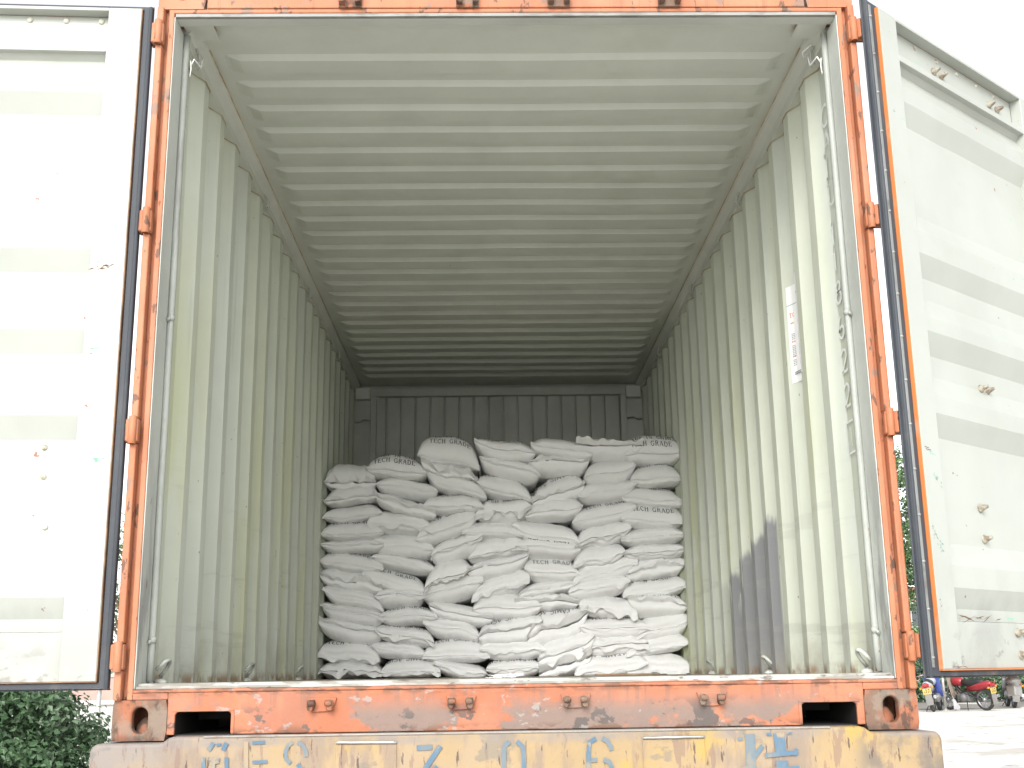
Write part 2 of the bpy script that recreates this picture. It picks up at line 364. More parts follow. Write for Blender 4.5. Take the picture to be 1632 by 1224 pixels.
# threshold: orange sill with two open pockets
SB, ST = .016, .139
def sill_outline():
    def pocket(x0, x1):   # rounded open pocket from the bottom edge
        zt = .082; r = .012; o = [(x0, SB), (x0, zt-r)]
        for i in range(1, 5): a = math.pi/2*i/4; o.append((x0+r-r*math.cos(a), zt-r+r*math.sin(a)))
        for i in range(0, 5): a = math.pi/2*i/4; o.append((x1-r+r*math.sin(a), zt-r+r*math.cos(a)))
        o.append((x1, SB)); return o
    return [(-1.0565, SB)]+pocket(-1.033, -.864)+pocket(.864, 1.033)+[(1.0565, SB), (1.0565, ST), (-1.0565, ST)]
b = MB(); b.prism(sill_outline(), lambda x, z, d: (x, d, z), .0, .012)
b.box(-1.163, 1.163, -.0035, .03, ST+.0003, .1492)
for q in (-1, 1): b.box(*sorted((q*1.0568, q*1.163)), 0, .03, .1185, ST)
sl = b.build('sill', M['sill_orange'], cont, .0025)
for s in (-1, 1):      # pocket lining
    b = MB(); x0, x1 = sorted((s*.864, s*1.033))
    b.box(x0-.004, x0, .0125, .6, SB, .086); b.box(x1, x1+.004, .0125, .6, SB, .086); b.box(x0, x1, .0125, .6, .082, .086); b.box(x0-.004, x1+.004, .6, .604, -.003, .086); b.box(x0-.004, x1+.004, .0125, .6, SB-.004, SB-.0002)
    b.build('pocket', M['void'], sl)
    # raised lip round the pocket
    b = MB(); b.box(x0-.008, x1+.008, -.003, -.0003, .083, .090); b.box(x1 if s < 0 else x0-.010, x1+.010 if s < 0 else x0, -.003, -.0003, SB+.004, .083)
    b.build('pocket_lip', M['sill_orange'], sl, .0015)
for i, (x, fl) in enumerate([(-.593, 1), (-.171, 1), (.176, -1), (.590, 1)]):       # cam keepers for the locking bars
    b = MB()
    b.prism([(-.046,.118),(.046,.118),(.043,.105),(.032,.078),(-.028,.076),(-.040,.1)], lambda a, z, d: (x+a, d, z), -.0005, -.009)
    kp = b.build('cam_keeper', M['sill_orange'], sl, .002)
    for sx in (-.027, .024):
        b = MB()
        b.prism([(-.009,.112),(.009,.112),(.011,.10),(.006,.080),(-.006,.080),(-.010,.09)], lambda a, z, d: (x+sx+a+(.004 if d < -.02 else 0)*(1 if sx > 0 else -1), d, z), -.0092, -.034)
        b.lathe([(0,-.012),(.009,-.01),(.010,.0),(.008,.010),(0,.012)], (x+sx, -.036, .102), (1,0,0), 8)
        b.build('keeper_lug', M['casting'], kp, .0025)
for x in (-.55, -.14, .18, .57):                                                # upper keepers on the header
    b = MB(); b.box(x-.038, x-.018, -.04, -.0045, 2.458, 2.50); b.box(x+.018, x+.038, -.04, -.0045, 2.458, 2.50); b.box(x-.04, x+.04, -.012, -.0045, 2.45, 2.53)
    b.build('cam_keeper', M['casting'], hd, .003)
b = MB()
b.prism([(.0305,.1495),(.0305,.160),(.036,.1665),(.078,.1672),(.078,.150)], lambda y, z, d: (d, y, z), -1.186, 1.186)
b.box(-1.1555, 1.1555, -.002, .030, .1495, .1575)
b.build('threshold_plate', M['sill_white'], cont, .002)
# corner castings with oval eyes
def casting(x, y, z, front, top):
    """162 x 178 x 118 block; eye in the end face and in the side face"""
    sx = 1 if x > 0 else -1; sy = -1 if front else 1
    b = MB(); hw, hz = .0815, .059
    n = 24
    def eye(rx, rz):
        o = []
        for i in range(n):
            a = 2*math.pi*i/n+math.pi/n; c, s_ = math.cos(a), math.sin(a)
            o.append((rx*c, (rz-rx)*(1 if s_ > 0 else -1)+rx*s_))
        return o
    def rect(a, bq):
        o = []
        for i in range(n):
            t = 2*math.pi*i/n+math.pi/n; c, s_ = math.cos(t), math.sin(t); k = min(a/abs(c) if abs(c) > 1e-6 else 9, bq/abs(s_) if abs(s_) > 1e-6 else 9); o.append((c*k, s_*k))
        return o
    def face(E_, R_, fn):
        v = [fn(*p, 0) for p in R_]+[fn(*p, 0) for p in E_]+[fn(*p, .03) for p in E_]
        fs = [(i, (i+1)%n, n+(i+1)%n, n+i) for i in range(n)]+[(n+i, n+(i+1)%n, 2*n+(i+1)%n, 2*n+i) for i in range(n)]
        b.add(v, fs)
    cx = x-sx*hw; yc = y
    # end face at y, side face at x
    face(eye(.0235, .0385), rect(hw, hz), lambda a, c, d: (cx+a, y-sy*d, z+hz+c+(.016 if top and abs(a) < .03 and abs(c) < .045 else 0)))
    dy = .089
    face(eye(.03, .0385), rect(dy, hz), lambda a, c, d: (x-sx*d, y-sy*dy+a, z+hz+c))
    xa, xb = sorted((x, x-sx*.163)); ya, yb = sorted((y, y-sy*.178))
    b.quad((xa,ya,z),(xb,ya,z),(xb,yb,z),(xa,yb,z)); b.quad((xa,ya,z+.118),(xb,ya,z+.118),(xb,yb,z+.118),(xa,yb,z+.118))
    xi = x-sx*.163; b.quad((xi,ya,z),(xi,yb,z),(xi,yb,z+.118),(xi,ya,z+.118)); yi = y-sy*.178; b.quad((xa,yi,z),(xb,yi,z),(xb,yi,z+.118),(xa,yi,z+.118))
    # cone seen through the eye
    if not top: b.lathe([(.034,.012),(.030,.04),(.014,.066),(0,.068)], (cx+sx*-.004, y-sy*.075, z), (0,0,1), 12)
    o = b.build('corner_casting', M['orange'] if top else M['casting'], cont, .008, 3, merge=True, fix=True)
for sx in (-1, 1):
    casting(sx*1.219, -.003, 0, True, False); casting(sx*1.219, -.003, 2.450, True, True)
    casting(sx*1.219, L_OUT, 0, False, False); casting(sx*1.219, L_OUT, 2.473, False, True)
b = MB(); b.box(-1.2, 1.2, .30, L_OUT-.2, .05, .125); b.build('underframe', M['void'], cont)
# ---- doors (local: x from the hinge to the free edge, -y towards the inner face, z up)
def door(s, pivot, ang):
    """pivot on the post, ang = direction of the leaf in the ground plane"""
    d = Vector((math.cos(ang), math.sin(ang), 0)); nn = Vector((d.y, -d.x, 0)) if s > 0 else Vector((-d.y, d.x, 0))   # nn: towards the viewer
    T = lambda p: tuple(Vector((pivot[0], pivot[1], 0))+d*p[0]-nn*p[1]+Vector((0,0,p[2])))
    def xf(b):
        b.v = [T(p) for p in b.v]; return b
    X0, X1, XW = .024, .150, 1.185; Z0, Z1 = .175, 2.436
    PX0, PX1 = .135, 1.06
    # panel profile (z, depth): trough .034, ridge .006
    tr, rg = .040, .010
    prof = [(2.268, .022)]
    for zb0, zb1, rh in ((2.120, 2.046, .06), (1.557, 1.482, .08), (1.280, 1.204, .05), (.996, .921, .06), (.427, .362, .07)):
        prof += [(zb0+rh+.075, tr), (zb0+rh, rg), (zb0, rg), (zb1, tr)]
    prof[1] = (2.25, tr)
    prof += [(.327, tr)]
    zz = [p for p in prof]
    b = MB()
    # stiles and rails, all butted
    b.box(X0, PX0, 0, .045, Z0, Z1); b.box(PX1, XW-.03, 0, .045, Z0, Z1)
    b.box(PX0, PX1, .0, .045, 2.436-.012, Z1); b.box(PX0, PX1, .044, .05, 2.268, 2.424)
    b.box(PX0, PX1, .0, .044, 2.268, 2.292)
    b.box(PX0, PX1, .018, .024, Z0, .322); b.box(PX0, PX1, .018, .044, .322, .3265)
    o = xf(b).build('door', M['door_white'], cont, .004, 2)
    ew = .0055 if s > 0 else .002
    b = MB(); P = []
    nx = 12
    for z, dd in zz: P.append([(PX0+(PX1-PX0)*i/nx, dd+.0025*noise.noise(Vector((i*.4, z*2, s))), z) for i in range(nx+1)])
    b.grid(P); b.grid([[(q[0], .052, q[2]) for q in P[0]], [(q[0], .052, q[2]) for q in P[-1]]], 1)
    xf(b).build('panel', [M['door_white'], M['orange']], o, fix=False)
    b = MB(); b.box(X0, XW, .050, .058, .165, 2.45); xf(b).build('outer_skin', M['orange'], o)
    b = MB(); b.box(X0-ew, X0-.0002, .001, .046, Z0-.002, Z1); b.box(X0-ew, XW-.03, .001, .046, Z0-(.0045 if s > 0 else .0025), Z0-.0003); xf(b).build('edge_return', M['door_orange'] if s > 0 else M['edge_brown'], o)
    # gasket: a rubber strip with a lip all round
    b = MB()
    def gs(x0, x1, z0, z1): b.box(x0, x1, .012, .030, z0, z1)
    g0 = -.044 if s > 0 else -.012
    gs(g0, X0-.006, .154, 2.449); gs(X0-.006, XW, .154, Z0-.005)
    gs(XW-.0295, XW, Z0-.005, 2.449); gs(X0-.006, XW-.0295, Z1+.0005, 2.449)
    b.box(g0-(.012 if s > 0 else .001), g0, .020, .026, .150, 2.455); b.box(g0, XW, .032, .038, .149, .1535)
    b.tube([(g0+.007, .011, .15), (g0+.007, .011, 2.446)], .007, 8)
    xf(b).build('gasket', M['gasket'], o, .003)
    if s > 0:
        b = MB(); b.box(g0+.014, g0+.028, .006, .0115, .18, 2.43)
        st = xf(b).build('retaining_strip', M['strip'], o, .001)
        b = MB()
        for k in range(16): b.lathe([(.0055,0),(.004,.004),(0,.005)], (g0+.021, .006, .21+k*.145), (0,-1,0), 8)
        xf(b).build('rivet_row', M['strip'], o)
    # hinge blades bridging to the post
    for z in (.246, .945, 1.652, 2.345):
        b = MB(); b.box(-.052 if s > 0 else -.02, -.010, .031, .046, z-.036, z+.036)
        xf(b).build('hinge_blade', M['orange'], o, .003)
    # bolts
    def dome(x, z, dd, r=.011):
        b = MB(); b.lathe([(r,0),(r*.95,r*.35),(r*.5,r*.6),(0,r*.65)], (x, dd, z), (0,-1,0), 10); xf(b).build('rivet', M['bolt'], o)
    def cone(x, z, dd, r=.0125, l=.03):
        b = MB(); b.lathe([(r*1.3,0),(r*1.25,.004),(r,.005),(r*.55,l*.8),(r*.4,l),(0,l)], (x, dd, z), (0,-1,.15), 10); xf(b).build('cone_bolt', M['bolt_rusty'], o)
    if s < 0:
        for x in (.17, .29, .412): dome(x, 2.406, .044)
        for x, z in ((.445,.897),(.243,.897),(.437,.803),(.239,.803),(.431,.645),(.222,.645)): dome(x, z, tr, .010)
    else:
        for x, z in ((.62,1.212-.12),(.70,1.085)): pass
        for px in ((.33,2.405),(.48,2.405),(.63,2.405),(.78,2.405),(.92,2.405)): dome(px[0], px[1], .044, .009)
        for x, z, dd in DOORBOLTS: cone(x, z, dd)
    def scuff(x, z, w_, h_, mt, dd, seed, tilt=0):
        rn = random.Random(seed); b = MB()
        for k in range(9):
            cx = x+rn.uniform(-1, 1)*w_/2; cz = z+rn.uniform(-1, 1)*h_/2+tilt*(cx-x); l = w_*rn.uniform(.10, .35); t_w = min(.004, h_*.25)*rn.uniform(.5, 1.2)
            a = rn.uniform(-.3, .5)+tilt; ca, sa = math.cos(a), math.sin(a); e = dd-.0006-k*.00004
            b.add([(cx-l/2*ca+t_w*sa*.2, e, cz-l/2*sa), (cx-t_w*.4, e, cz-t_w*.6), (cx+l/2*ca, e, cz+l/2*sa), (cx+t_w*.3, e, cz+t_w*.7)], [(0,1,2,3)])
        xf(b).build('paint_scuff', mt, o, fix=False)
    if s < 0:
        for a in ((.305,1.345,.035,.03,'rust_mark',tr,1,.9),(.30,1.03,.03,.02,'rust_mark',tr,2,.6),(.45,1.0,.03,.008,'rust_mark',tr,3),(.095,1.487,.075,.012,'rust_mark',0,4,-.25),(.08,1.215,.07,.008,'green_mark',0,5),(.06,.85,.05,.016,'green_mark',0,6),(.11,1.5,.01,.05,'rust_mark',0,7),(.20,.39,.02,.01,'rust_mark',.012,8),(.40,.175,.12,.004,'rust_mark',0,9)): scuff(a[0], a[1], a[2], a[3], M[a[4]], *a[5:])
    else:
        for a in ((.07,.86,.05,.008,'rust_mark',0,11,-.2),(.10,.77,.05,.03,'green_mark',0,12,-.6),(.075,.56,.05,.04,'green_mark',0,13,-.8),(.045,.60,.012,.06,'rust_mark',0,14),(.045,.37,.012,.04,'rust_mark',0,15),(.06,2.05,.012,.01,'rust_mark',0,16),(.48,.42,.05,.02,'rust_mark',.02,17),(.30,.335,.3,.012,'rust_mark',.018,18),(.10,.18,.12,.006,'rust_mark',0,19)): scuff(a[0], a[1], a[2], a[3], M[a[4]], *a[5:])
    # locking bars on the outer skin, cams below the leaf
    for x in (.62, 1.04):
        b = MB(); b.tube([(x, .085, .125), (x, .085, 2.50)], .017, 10); lr = xf(b).build('locking_bar', M['steel'], o)
        b = MB(); b.lathe([(.017,.146),(.025,.14),(.025,.128),(.017,.122),(.017,.112),(0,.112)], (x, .085, 0), (0,0,1), 12); b.box(x-.028, x+.022, .066, .100, .083, .118)
        xf(b).build('bar_cam', M['steel'], lr, .006)
        for z in (.45, 1.3, 2.1):
            b = MB(); b.box(x-.05, x+.05, .0585, .108, z-.03, z+.03); xf(b).build('bar_bracket', M['steel'], lr, .004)
    return o
DOORBOLTS = [(.452,2.352,.044),(.505,2.352,.044),(.87,2.352,.044),(.935,2.352,.044),(.53,1.137,.04),(.576,1.137,.04),(.435,.705,.04),(.441,.60,.04),(.552,.290,.018),(.602,.290,.018),(.560,.217,.018),(.61,.217,.018)]
door(-1, (-1.243, -.03), math.pi+rad(3)); door(1, (1.284, -.04), rad(40))
# hinge knuckles on the posts
for s in (-1, 1):
    for z in (.246, .945, 1.652, 2.345):
        b = MB(); b.box(*sorted((s*1.188, s*(1.230 if s < 0 else 1.262))), -.034, -.004, z-.0385, z+.0385)
        h = b.build('hinge', M['orange'], cont, .007, 3)
        b = MB(); b.lathe([(.011,-.045),(.013,-.043),(.013,.043),(.011,.045),(0,.046)], (s*(1.205), -.034, z), (0,0,1), 10); b.build('hinge_pin', M['orange'], h)
# paper notice stuck across one corrugation of the right wall
def wall_x(y):
    pr = wall_profile(.185, L_IN+.03)
    for (a, da), (c, dc) in zip(pr, pr[1:]):
        if a <= y <= c: return 1.150+.036*(da+(dc-da)*(y-a)/(c-a))
    return 1.15
# ------------------------------------------------------------------ lettering made of strokes
def arc(cx, cy, rx, ry, a0, a1, n=8): return [(cx+rx*math.cos(rad(a0+(a1-a0)*i/n)), cy+ry*math.sin(rad(a0+(a1-a0)*i/n))) for i in range(n+1)]
T_, t_ = .15, .07        # thick and thin strokes
def sf(x, y, w_=.13): return ([(x-w_, y), (x+w_, y)], .055)      # serif
GL = {
 'A': (.78, [([(.06,0),(.38,1)], t_), ([(.40,1),(.70,0)], T_), ([(.2,.34),(.56,.34)], t_), sf(.08,.03), sf(.68,.03)]),
 'C': (.74, [(arc(.42,.5,.34,.47,45,315,12), .12), ([(.66,.98),(.66,.70)], t_)]),
 'D': (.80, [([(.16,0),(.16,1)], T_), ([(.06,.97),(.36,.97)], t_), ([(.06,.03),(.36,.03)], t_), (arc(.34,.5,.36,.47,90,-90,10), .13)]),
 'E': (.68, [([(.16,0),(.16,1)], T_), ([(.04,.97),(.60,.97)], t_), ([(.16,.52),(.46,.52)], t_), ([(.04,.03),(.62,.03)], t_), ([(.59,1),(.59,.78)], t_), ([(.61,0),(.61,.25)], t_)]),
 'F': (.62, [([(.16,0),(.16,1)], T_), ([(.04,.97),(.58,.97)], t_), ([(.16,.52),(.44,.52)], t_), ([(.57,1),(.57,.78)], t_), sf(.16,.03)]),
 'G': (.80, [(arc(.42,.5,.34,.47,45,330,12), .12), ([(.66,.98),(.66,.72)], t_), ([(.66,.44),(.66,.06)], T_), sf(.64,.44)]),
 'H': (.84, [([(.17,0),(.17,1)], T_), ([(.67,0),(.67,1)], T_), ([(.17,.52),(.67,.52)], t_), sf(.17,.03), sf(.67,.03), sf(.17,.97), sf(.67,.97)]),
 'I': (.36, [([(.18,0),(.18,1)], T_), sf(.18,.03), sf(.18,.97)]),
 'L': (.64, [([(.16,0),(.16,1)], T_), ([(.04,.03),(.58,.03)], t_), ([(.57,0),(.57,.25)], t_), sf(.16,.97)]),
 'M': (.98, [([(.14,0),(.14,1)], t_), ([(.14,1),(.48,.05)], T_), ([(.48,.05),(.82,1)], t_), ([(.82,0),(.82,1)], T_), sf(.14,.03,.1), sf(.82,.03)]),
 'N': (.84, [([(.15,0),(.15,1)], t_), ([(.15,1),(.68,.02)], T_), ([(.68,0),(.68,1)], t_), sf(.15,.03,.1), sf(.68,.97,.1)]),
 'O': (.82, [(arc(.41,.5,.33,.46,0,360,16), .12)]),
 'R': (.80, [([(.16,0),(.16,1)], T_), (arc(.36,.74,.24,.23,90,-90,8), .11), ([(.06,.97),(.38,.97)], t_), ([(.16,.51),(.38,.51)], t_), ([(.36,.5),(.72,.02)], .13), sf(.16,.03), sf(.70,.03,.08)]),
 'S': (.62, [(arc(.31,.73,.22,.24,40,270,8)+arc(.31,.26,.23,.24,90,-140,8), .12)]),
 'T': (.70, [([(.35,0),(.35,1)], T_), ([(.04,.97),(.66,.97)], t_), ([(.06,1),(.06,.76)], t_), ([(.64,1),(.64,.76)], t_), sf(.35,.03)]),
 'U': (.82, [([(.17,1),(.17,.32)], T_), (arc(.41,.32,.24,.30,180,360,8), .10), ([(.65,1),(.65,.32)], t_), sf(.17,.97), sf(.65,.97,.1)]),
 '1': (.5, [([(.25,0),(.25,1)], .14), ([(.10,.8),(.25,1)], .10)]),
 '2': (.6, [(arc(.3,.72,.22,.26,160,-30,8)+[(.08,.05)], .12), ([(.06,.05),(.56,.05)], .12)]),
 '3': (.6, [(arc(.28,.74,.22,.23,150,-90,8)+arc(.28,.27,.24,.25,90,-150,8), .12)]),
 '6': (.6, [(arc(.3,.28,.22,.25,0,360,12), .12), (arc(.34,.42,.27,.55,100,190,6), .12)]),
 '8': (.6, [(arc(.3,.74,.19,.22,0,360,12), .12), (arc(.3,.27,.23,.25,0,360,12), .12)]),
 '9': (.6, [(arc(.3,.70,.22,.25,0,360,12), .12), (arc(.26,.56,.27,.53,-80,10,6), .12)]),
 '[': (.5, [([(.4,1),(.08,1),(.08,0),(.4,0)], .09)]), ']': (.5, [([(.1,1),(.42,1),(.42,0),(.1,0)], .09)]),
 ' ': (.55, []),
}
def strokes(text, sp=.10):
    """list of (polyline, width) in letter-height units, and the total width"""
    out = []; x = 0
    for ch in text:
        wd, st = GL[ch]
        for pl, wt in st: out.append(([(px+x, py) for px, py in pl], wt))
        x += wd+sp
    return out, x-sp
def stroke_quads(pl, wt):
    """mitred ribbon of quads along a polyline, long pieces cut short so that they can follow a curved surface"""
    p = [Vector((a, b)) for a, b in pl]; q = [p[0]]
    for a, b in zip(p, p[1:]):
        k = max(1, int((b-a).length/.26))
        for i in range(1, k+1): q.append(a+(b-a)*i/k)
    L, R_ = [], []
    for i, c in enumerate(q):
        d = (q[min(i+1, len(q)-1)]-q[max(i-1, 0)]).normalized(); nn = Vector((-d.y, d.x))
        L.append(c+nn*wt/2); R_.append(c-nn*wt/2)
    return [(R_[i], R_[i+1], L[i+1], L[i]) for i in range(len(q)-1)]
def write(b, text, fn, mi=0, sp=.10):
    st, wd = strokes(text, sp)
    for pl, wt in st:
        for qd in stroke_quads(pl, wt): b.add([fn(v.x, v.y) for v in qd], [(0,1,2,3)], mi)
    return wd
# notice on the right wall
def on_wall(y, z, off): 
    return (wall_x(y)-off, y, z)
ny = [.735,.75,.77,.8055,.823,.8395,.86,.88,.9075,.925,.937]
b = MB()
P = [[on_wall(y, z, .0022) for y in ny] for z in (1.312, 1.45, 1.6, 1.722)]
b.grid(P); P2 = [[(p[0]+.0006, p[1], p[2]) for p in r] for r in P]; b.grid(P2)
nb = b.build('notice_sheet', M['paper'], cont, fix=False)
def note(mats, name, fn):
    b = MB(); fn(b); b.build(name, mats, nb, fix=False)
def lines(b):
    for z0, n in ((1.515, 4), (1.465, 7), (1.405, 4)):
        for i in range(n):
            ln = .055+.01*((i*7) % 3)
            for k in range(6):
                ya = .922-k*ln/6; 
                b.add([on_wall(ya, z0-i*.0072, .003), on_wall(ya-ln/6*.8, z0-i*.0072, .003), on_wall(ya-ln/6*.8, z0-i*.0072+.0032, .003), on_wall(ya, z0-i*.0072+.0032, .003)], [(0,1,2,3)])
    for i in range(2): b.add([on_wall(.918, 1.352-i*.008, .003), on_wall(.86, 1.352-i*.008, .003), on_wall(.86, 1.356-i*.008, .003), on_wall(.918, 1.356-i*.008, .003)], [(0,1,2,3)])
note(M['print_grey'], 'small_print', lines)
def heads(b):
    write(b, 'TO OUR', lambda u, v: on_wall(.927-u*.021, 1.587+v*.020, .003))
    for z0, ln in ((1.560, .05), (1.478+.027-.024, .05), (1.419, .05)):
        for k in range(6): b.add([on_wall(.922-k*ln/6, z0, .003), on_wall(.922-(k+.7)*ln/6, z0, .003), on_wall(.922-(k+.7)*ln/6, z0+.006, .003), on_wall(.922-k*ln/6, z0+.006, .003)], [(0,1,2,3)])
    write(b, 'C', lambda u, v: on_wall(.868-u*.03, 1.655+v*.026, .003))
note(M['print_orange'], 'orange_print', heads)
note(M['print_teal'], 'rule_line', lambda b: [b.add([on_wall(a, 1.640, .003), on_wall(c, 1.640, .003), on_wall(c, 1.6425, .003), on_wall(a, 1.6425, .003)], [(0,1,2,3)]) for a, c in zip(ny, ny[1:])])
# container number stencilled down the right wall beside the lashing bar
for ch, zc in zip(['C','A','I','U','1','1','8','6','2','2'], [2.175, 2.075, 1.975, 1.865, 1.715, 1.615, 1.49, 1.36, 1.235, 1.11]):
    b = MB(); write(b, ch, lambda u, v: (1.186-.0035-.004, .338-u*.125, zc-.04+v*.085)); b.build('stencil_character', M['stencil_white'], wallR, fix=False)
b = MB()
for zz in (.958,):
    for pl in ([(0,0),(1,0)], [(0,1),(1,1)], [(0,0),(0,1)], [(1,0),(1,1)], [(.5,.2),(.5,.8)]):
        for qd in stroke_quads(pl, .07): b.add([(1.186-.0075, .335-v.x*.09, zz-.05+v.y*.11) for v in qd], [(0,1,2,3)])
b.build('stencil_character', M['stencil_white'], wallR, fix=False)

# ------------------------------------------------------------------ sacks
PXW = 1632
# survey station the measurements below were taken from (fixed, whatever the render camera does)
SV_O = Vector((-.0787, -3.6912, .1764)); SV_F, SV_R, SV_U = Vector((0.019898, 0.970489, 0.240324)), Vector((0.999755, -0.016989, -0.014172)), Vector((0.009671, -0.240548, 0.970589))
def ray_plane(px, py, Y):
    d = SV_F+SV_R*((px-816)/1872.9)-SV_U*((py-612)/1872.9); t = (Y-SV_O.y)/d.y; return SV_O+d*t
# measured ends of each sack's front seam and its upper and lower outline, as seen on the front of the stack (from the top down)
# (xl, yl, xr, yr, top, bottom, print, crumple)
SK = [
 [(518,769,598,770,736,779,'',1),(517,800,601,790,771,803,'',.4),(515,824,608,817,802,830,'',0),(511,851,610,848,829,859,'T',0),(511,868,610,869,858,881,'',0),(510,894,610,905,880,914,'T',0),
  (510,917,608,940,908,945,'',1),(515,938,610,973,936,972,'',0),(512,962,610,983,962,998,'',0),(507,990,609,1011,986,1026,'T',.3),(508,1040,604,1052,1022,1058,'T',.3),(510,1068,608,1073,1057,1081,'',1)],
 [(585,748,679,757,723,764,'TM',0),(600,771,697,783,763,795,'T',0),(596,788,694,822,788,820,'',.7),(587,830,689,843,817,854,'',.6),(593,862,692,876,850,893,'',0),(593,887,694,909,884,912,'T',0),
  (576,915,678,945,904,942,'T',0),(598,949,675,949,940,970,'',0),(604,983,696,983,969,997,'T',0),(600,1003,691,1024,997,1028,'T',.4),(593,1029,680,1045,1024,1052,'',0),(606,1074,701,1071,1052,1081,'S',.2)],
 [(667,723,763,746,690,744,'M',0),(672,737,760,765,733,760,'',1),(680,756,775,794,750,790,'T',0),(676,804,770,808,787,819,'T',.2),(663,860,759,823,814,866,'T',0),(688,886,768,852,850,897,'T',.4),
  (677,938,749,905,892,926,'',1),(675,951,770,923,914,961,'T',0),(685,966,784,988,960,994,'',.2),(675,990,765,1015,984,1024,'T',0),(675,1046,779,1045,1019,1055,'T',0),(691,1055,776,1074,1053,1081,'',.2)],
 [(757,704,852,724,694,737,'T',0),(765,727,860,755,729,767,'T',.3),(761,768,849,800,754,798,'T',0),(759,819,846,806,792,833,'T',.8),(737,847,833,852,831,858,'',0),(748,890,840,869,852,891,'',.8),
  (746,913,842,885,884,922,'',.2),(753,954,843,918,912,955,'',.6),(754,972,862,967,944,986,'',0),(763,1018,864,990,982,1030,'S',.8),(765,1033,868,1034,1015,1049,'T',.5),(776,1066,863,1060,1049,1080,'S',.3)],
 [(847,709,943,725,696,735,'',0),(843,737,938,735,731,759,'',.5),(849,803,931,773,757,808,'S',.9),(838,824,928,807,789,831,'T',0),(817,836,924,866,827,868,'G',0),(822,868,926,874,857,891,'',0),
  (836,906,922,914,888,928,'TT',0),(826,949,917,930,926,950,'',0),(822,962,922,962,949,974,'T',.8),(841,1022,936,977,966,1030,'S',1),(858,1056,947,1017,1002,1064,'',.2),(860,1076,942,1046,1039,1079,'',1)],
 [(919,709,1022,711,698,732,'',.9),(932,760,1013,741,728,774,'',0),(922,790,1013,770,762,801,'T',0),(913,833,1013,807,796,839,'T',0),(917,870,1006,841,831,873,'S',.8),(915,901,996,878,865,903,'',.4),
  (915,926,1015,892,885,931,'T',0),(906,946,1003,925,920,956,'',.2),(924,962,1014,976,951,984,'',.9),(925,1000,1032,998,982,1018,'T',0),(929,1032,1032,1024,1012,1046,'S',.6),(917,1074,1031,1056,1040,1079,'S',.2)],
 [(997,727,1089,720,688,741,'TM',0),(1006,766,1088,764,737,775,'T',0),(992,794,1091,804,774,809,'T',0),(992,826,1091,831,799,842,'TT',0),(991,859,1092,851,840,866,'',0),(995,882,1093,874,864,893,'',.5),
  (999,917,1094,898,888,923,'',1),(994,948,1095,931,918,953,'T',0),(1002,957,1096,966,945,984,'SS',.5),(1018,1012,1098,987,975,1022,'',0),(999,1046,1097,1023,1013,1045,'S',0),(1001,1070,1100,1063,1043,1075,'',.8)],
]
COLN = ['column against the left wall', 'second column from the left wall', 'third column from the left wall', 'middle column', 'third column from the right wall', 'second column from the right wall', 'column against the right wall']
ORD = ['first','second','third','fourth','fifth','sixth','seventh','eighth','ninth','tenth','eleventh','twelfth']
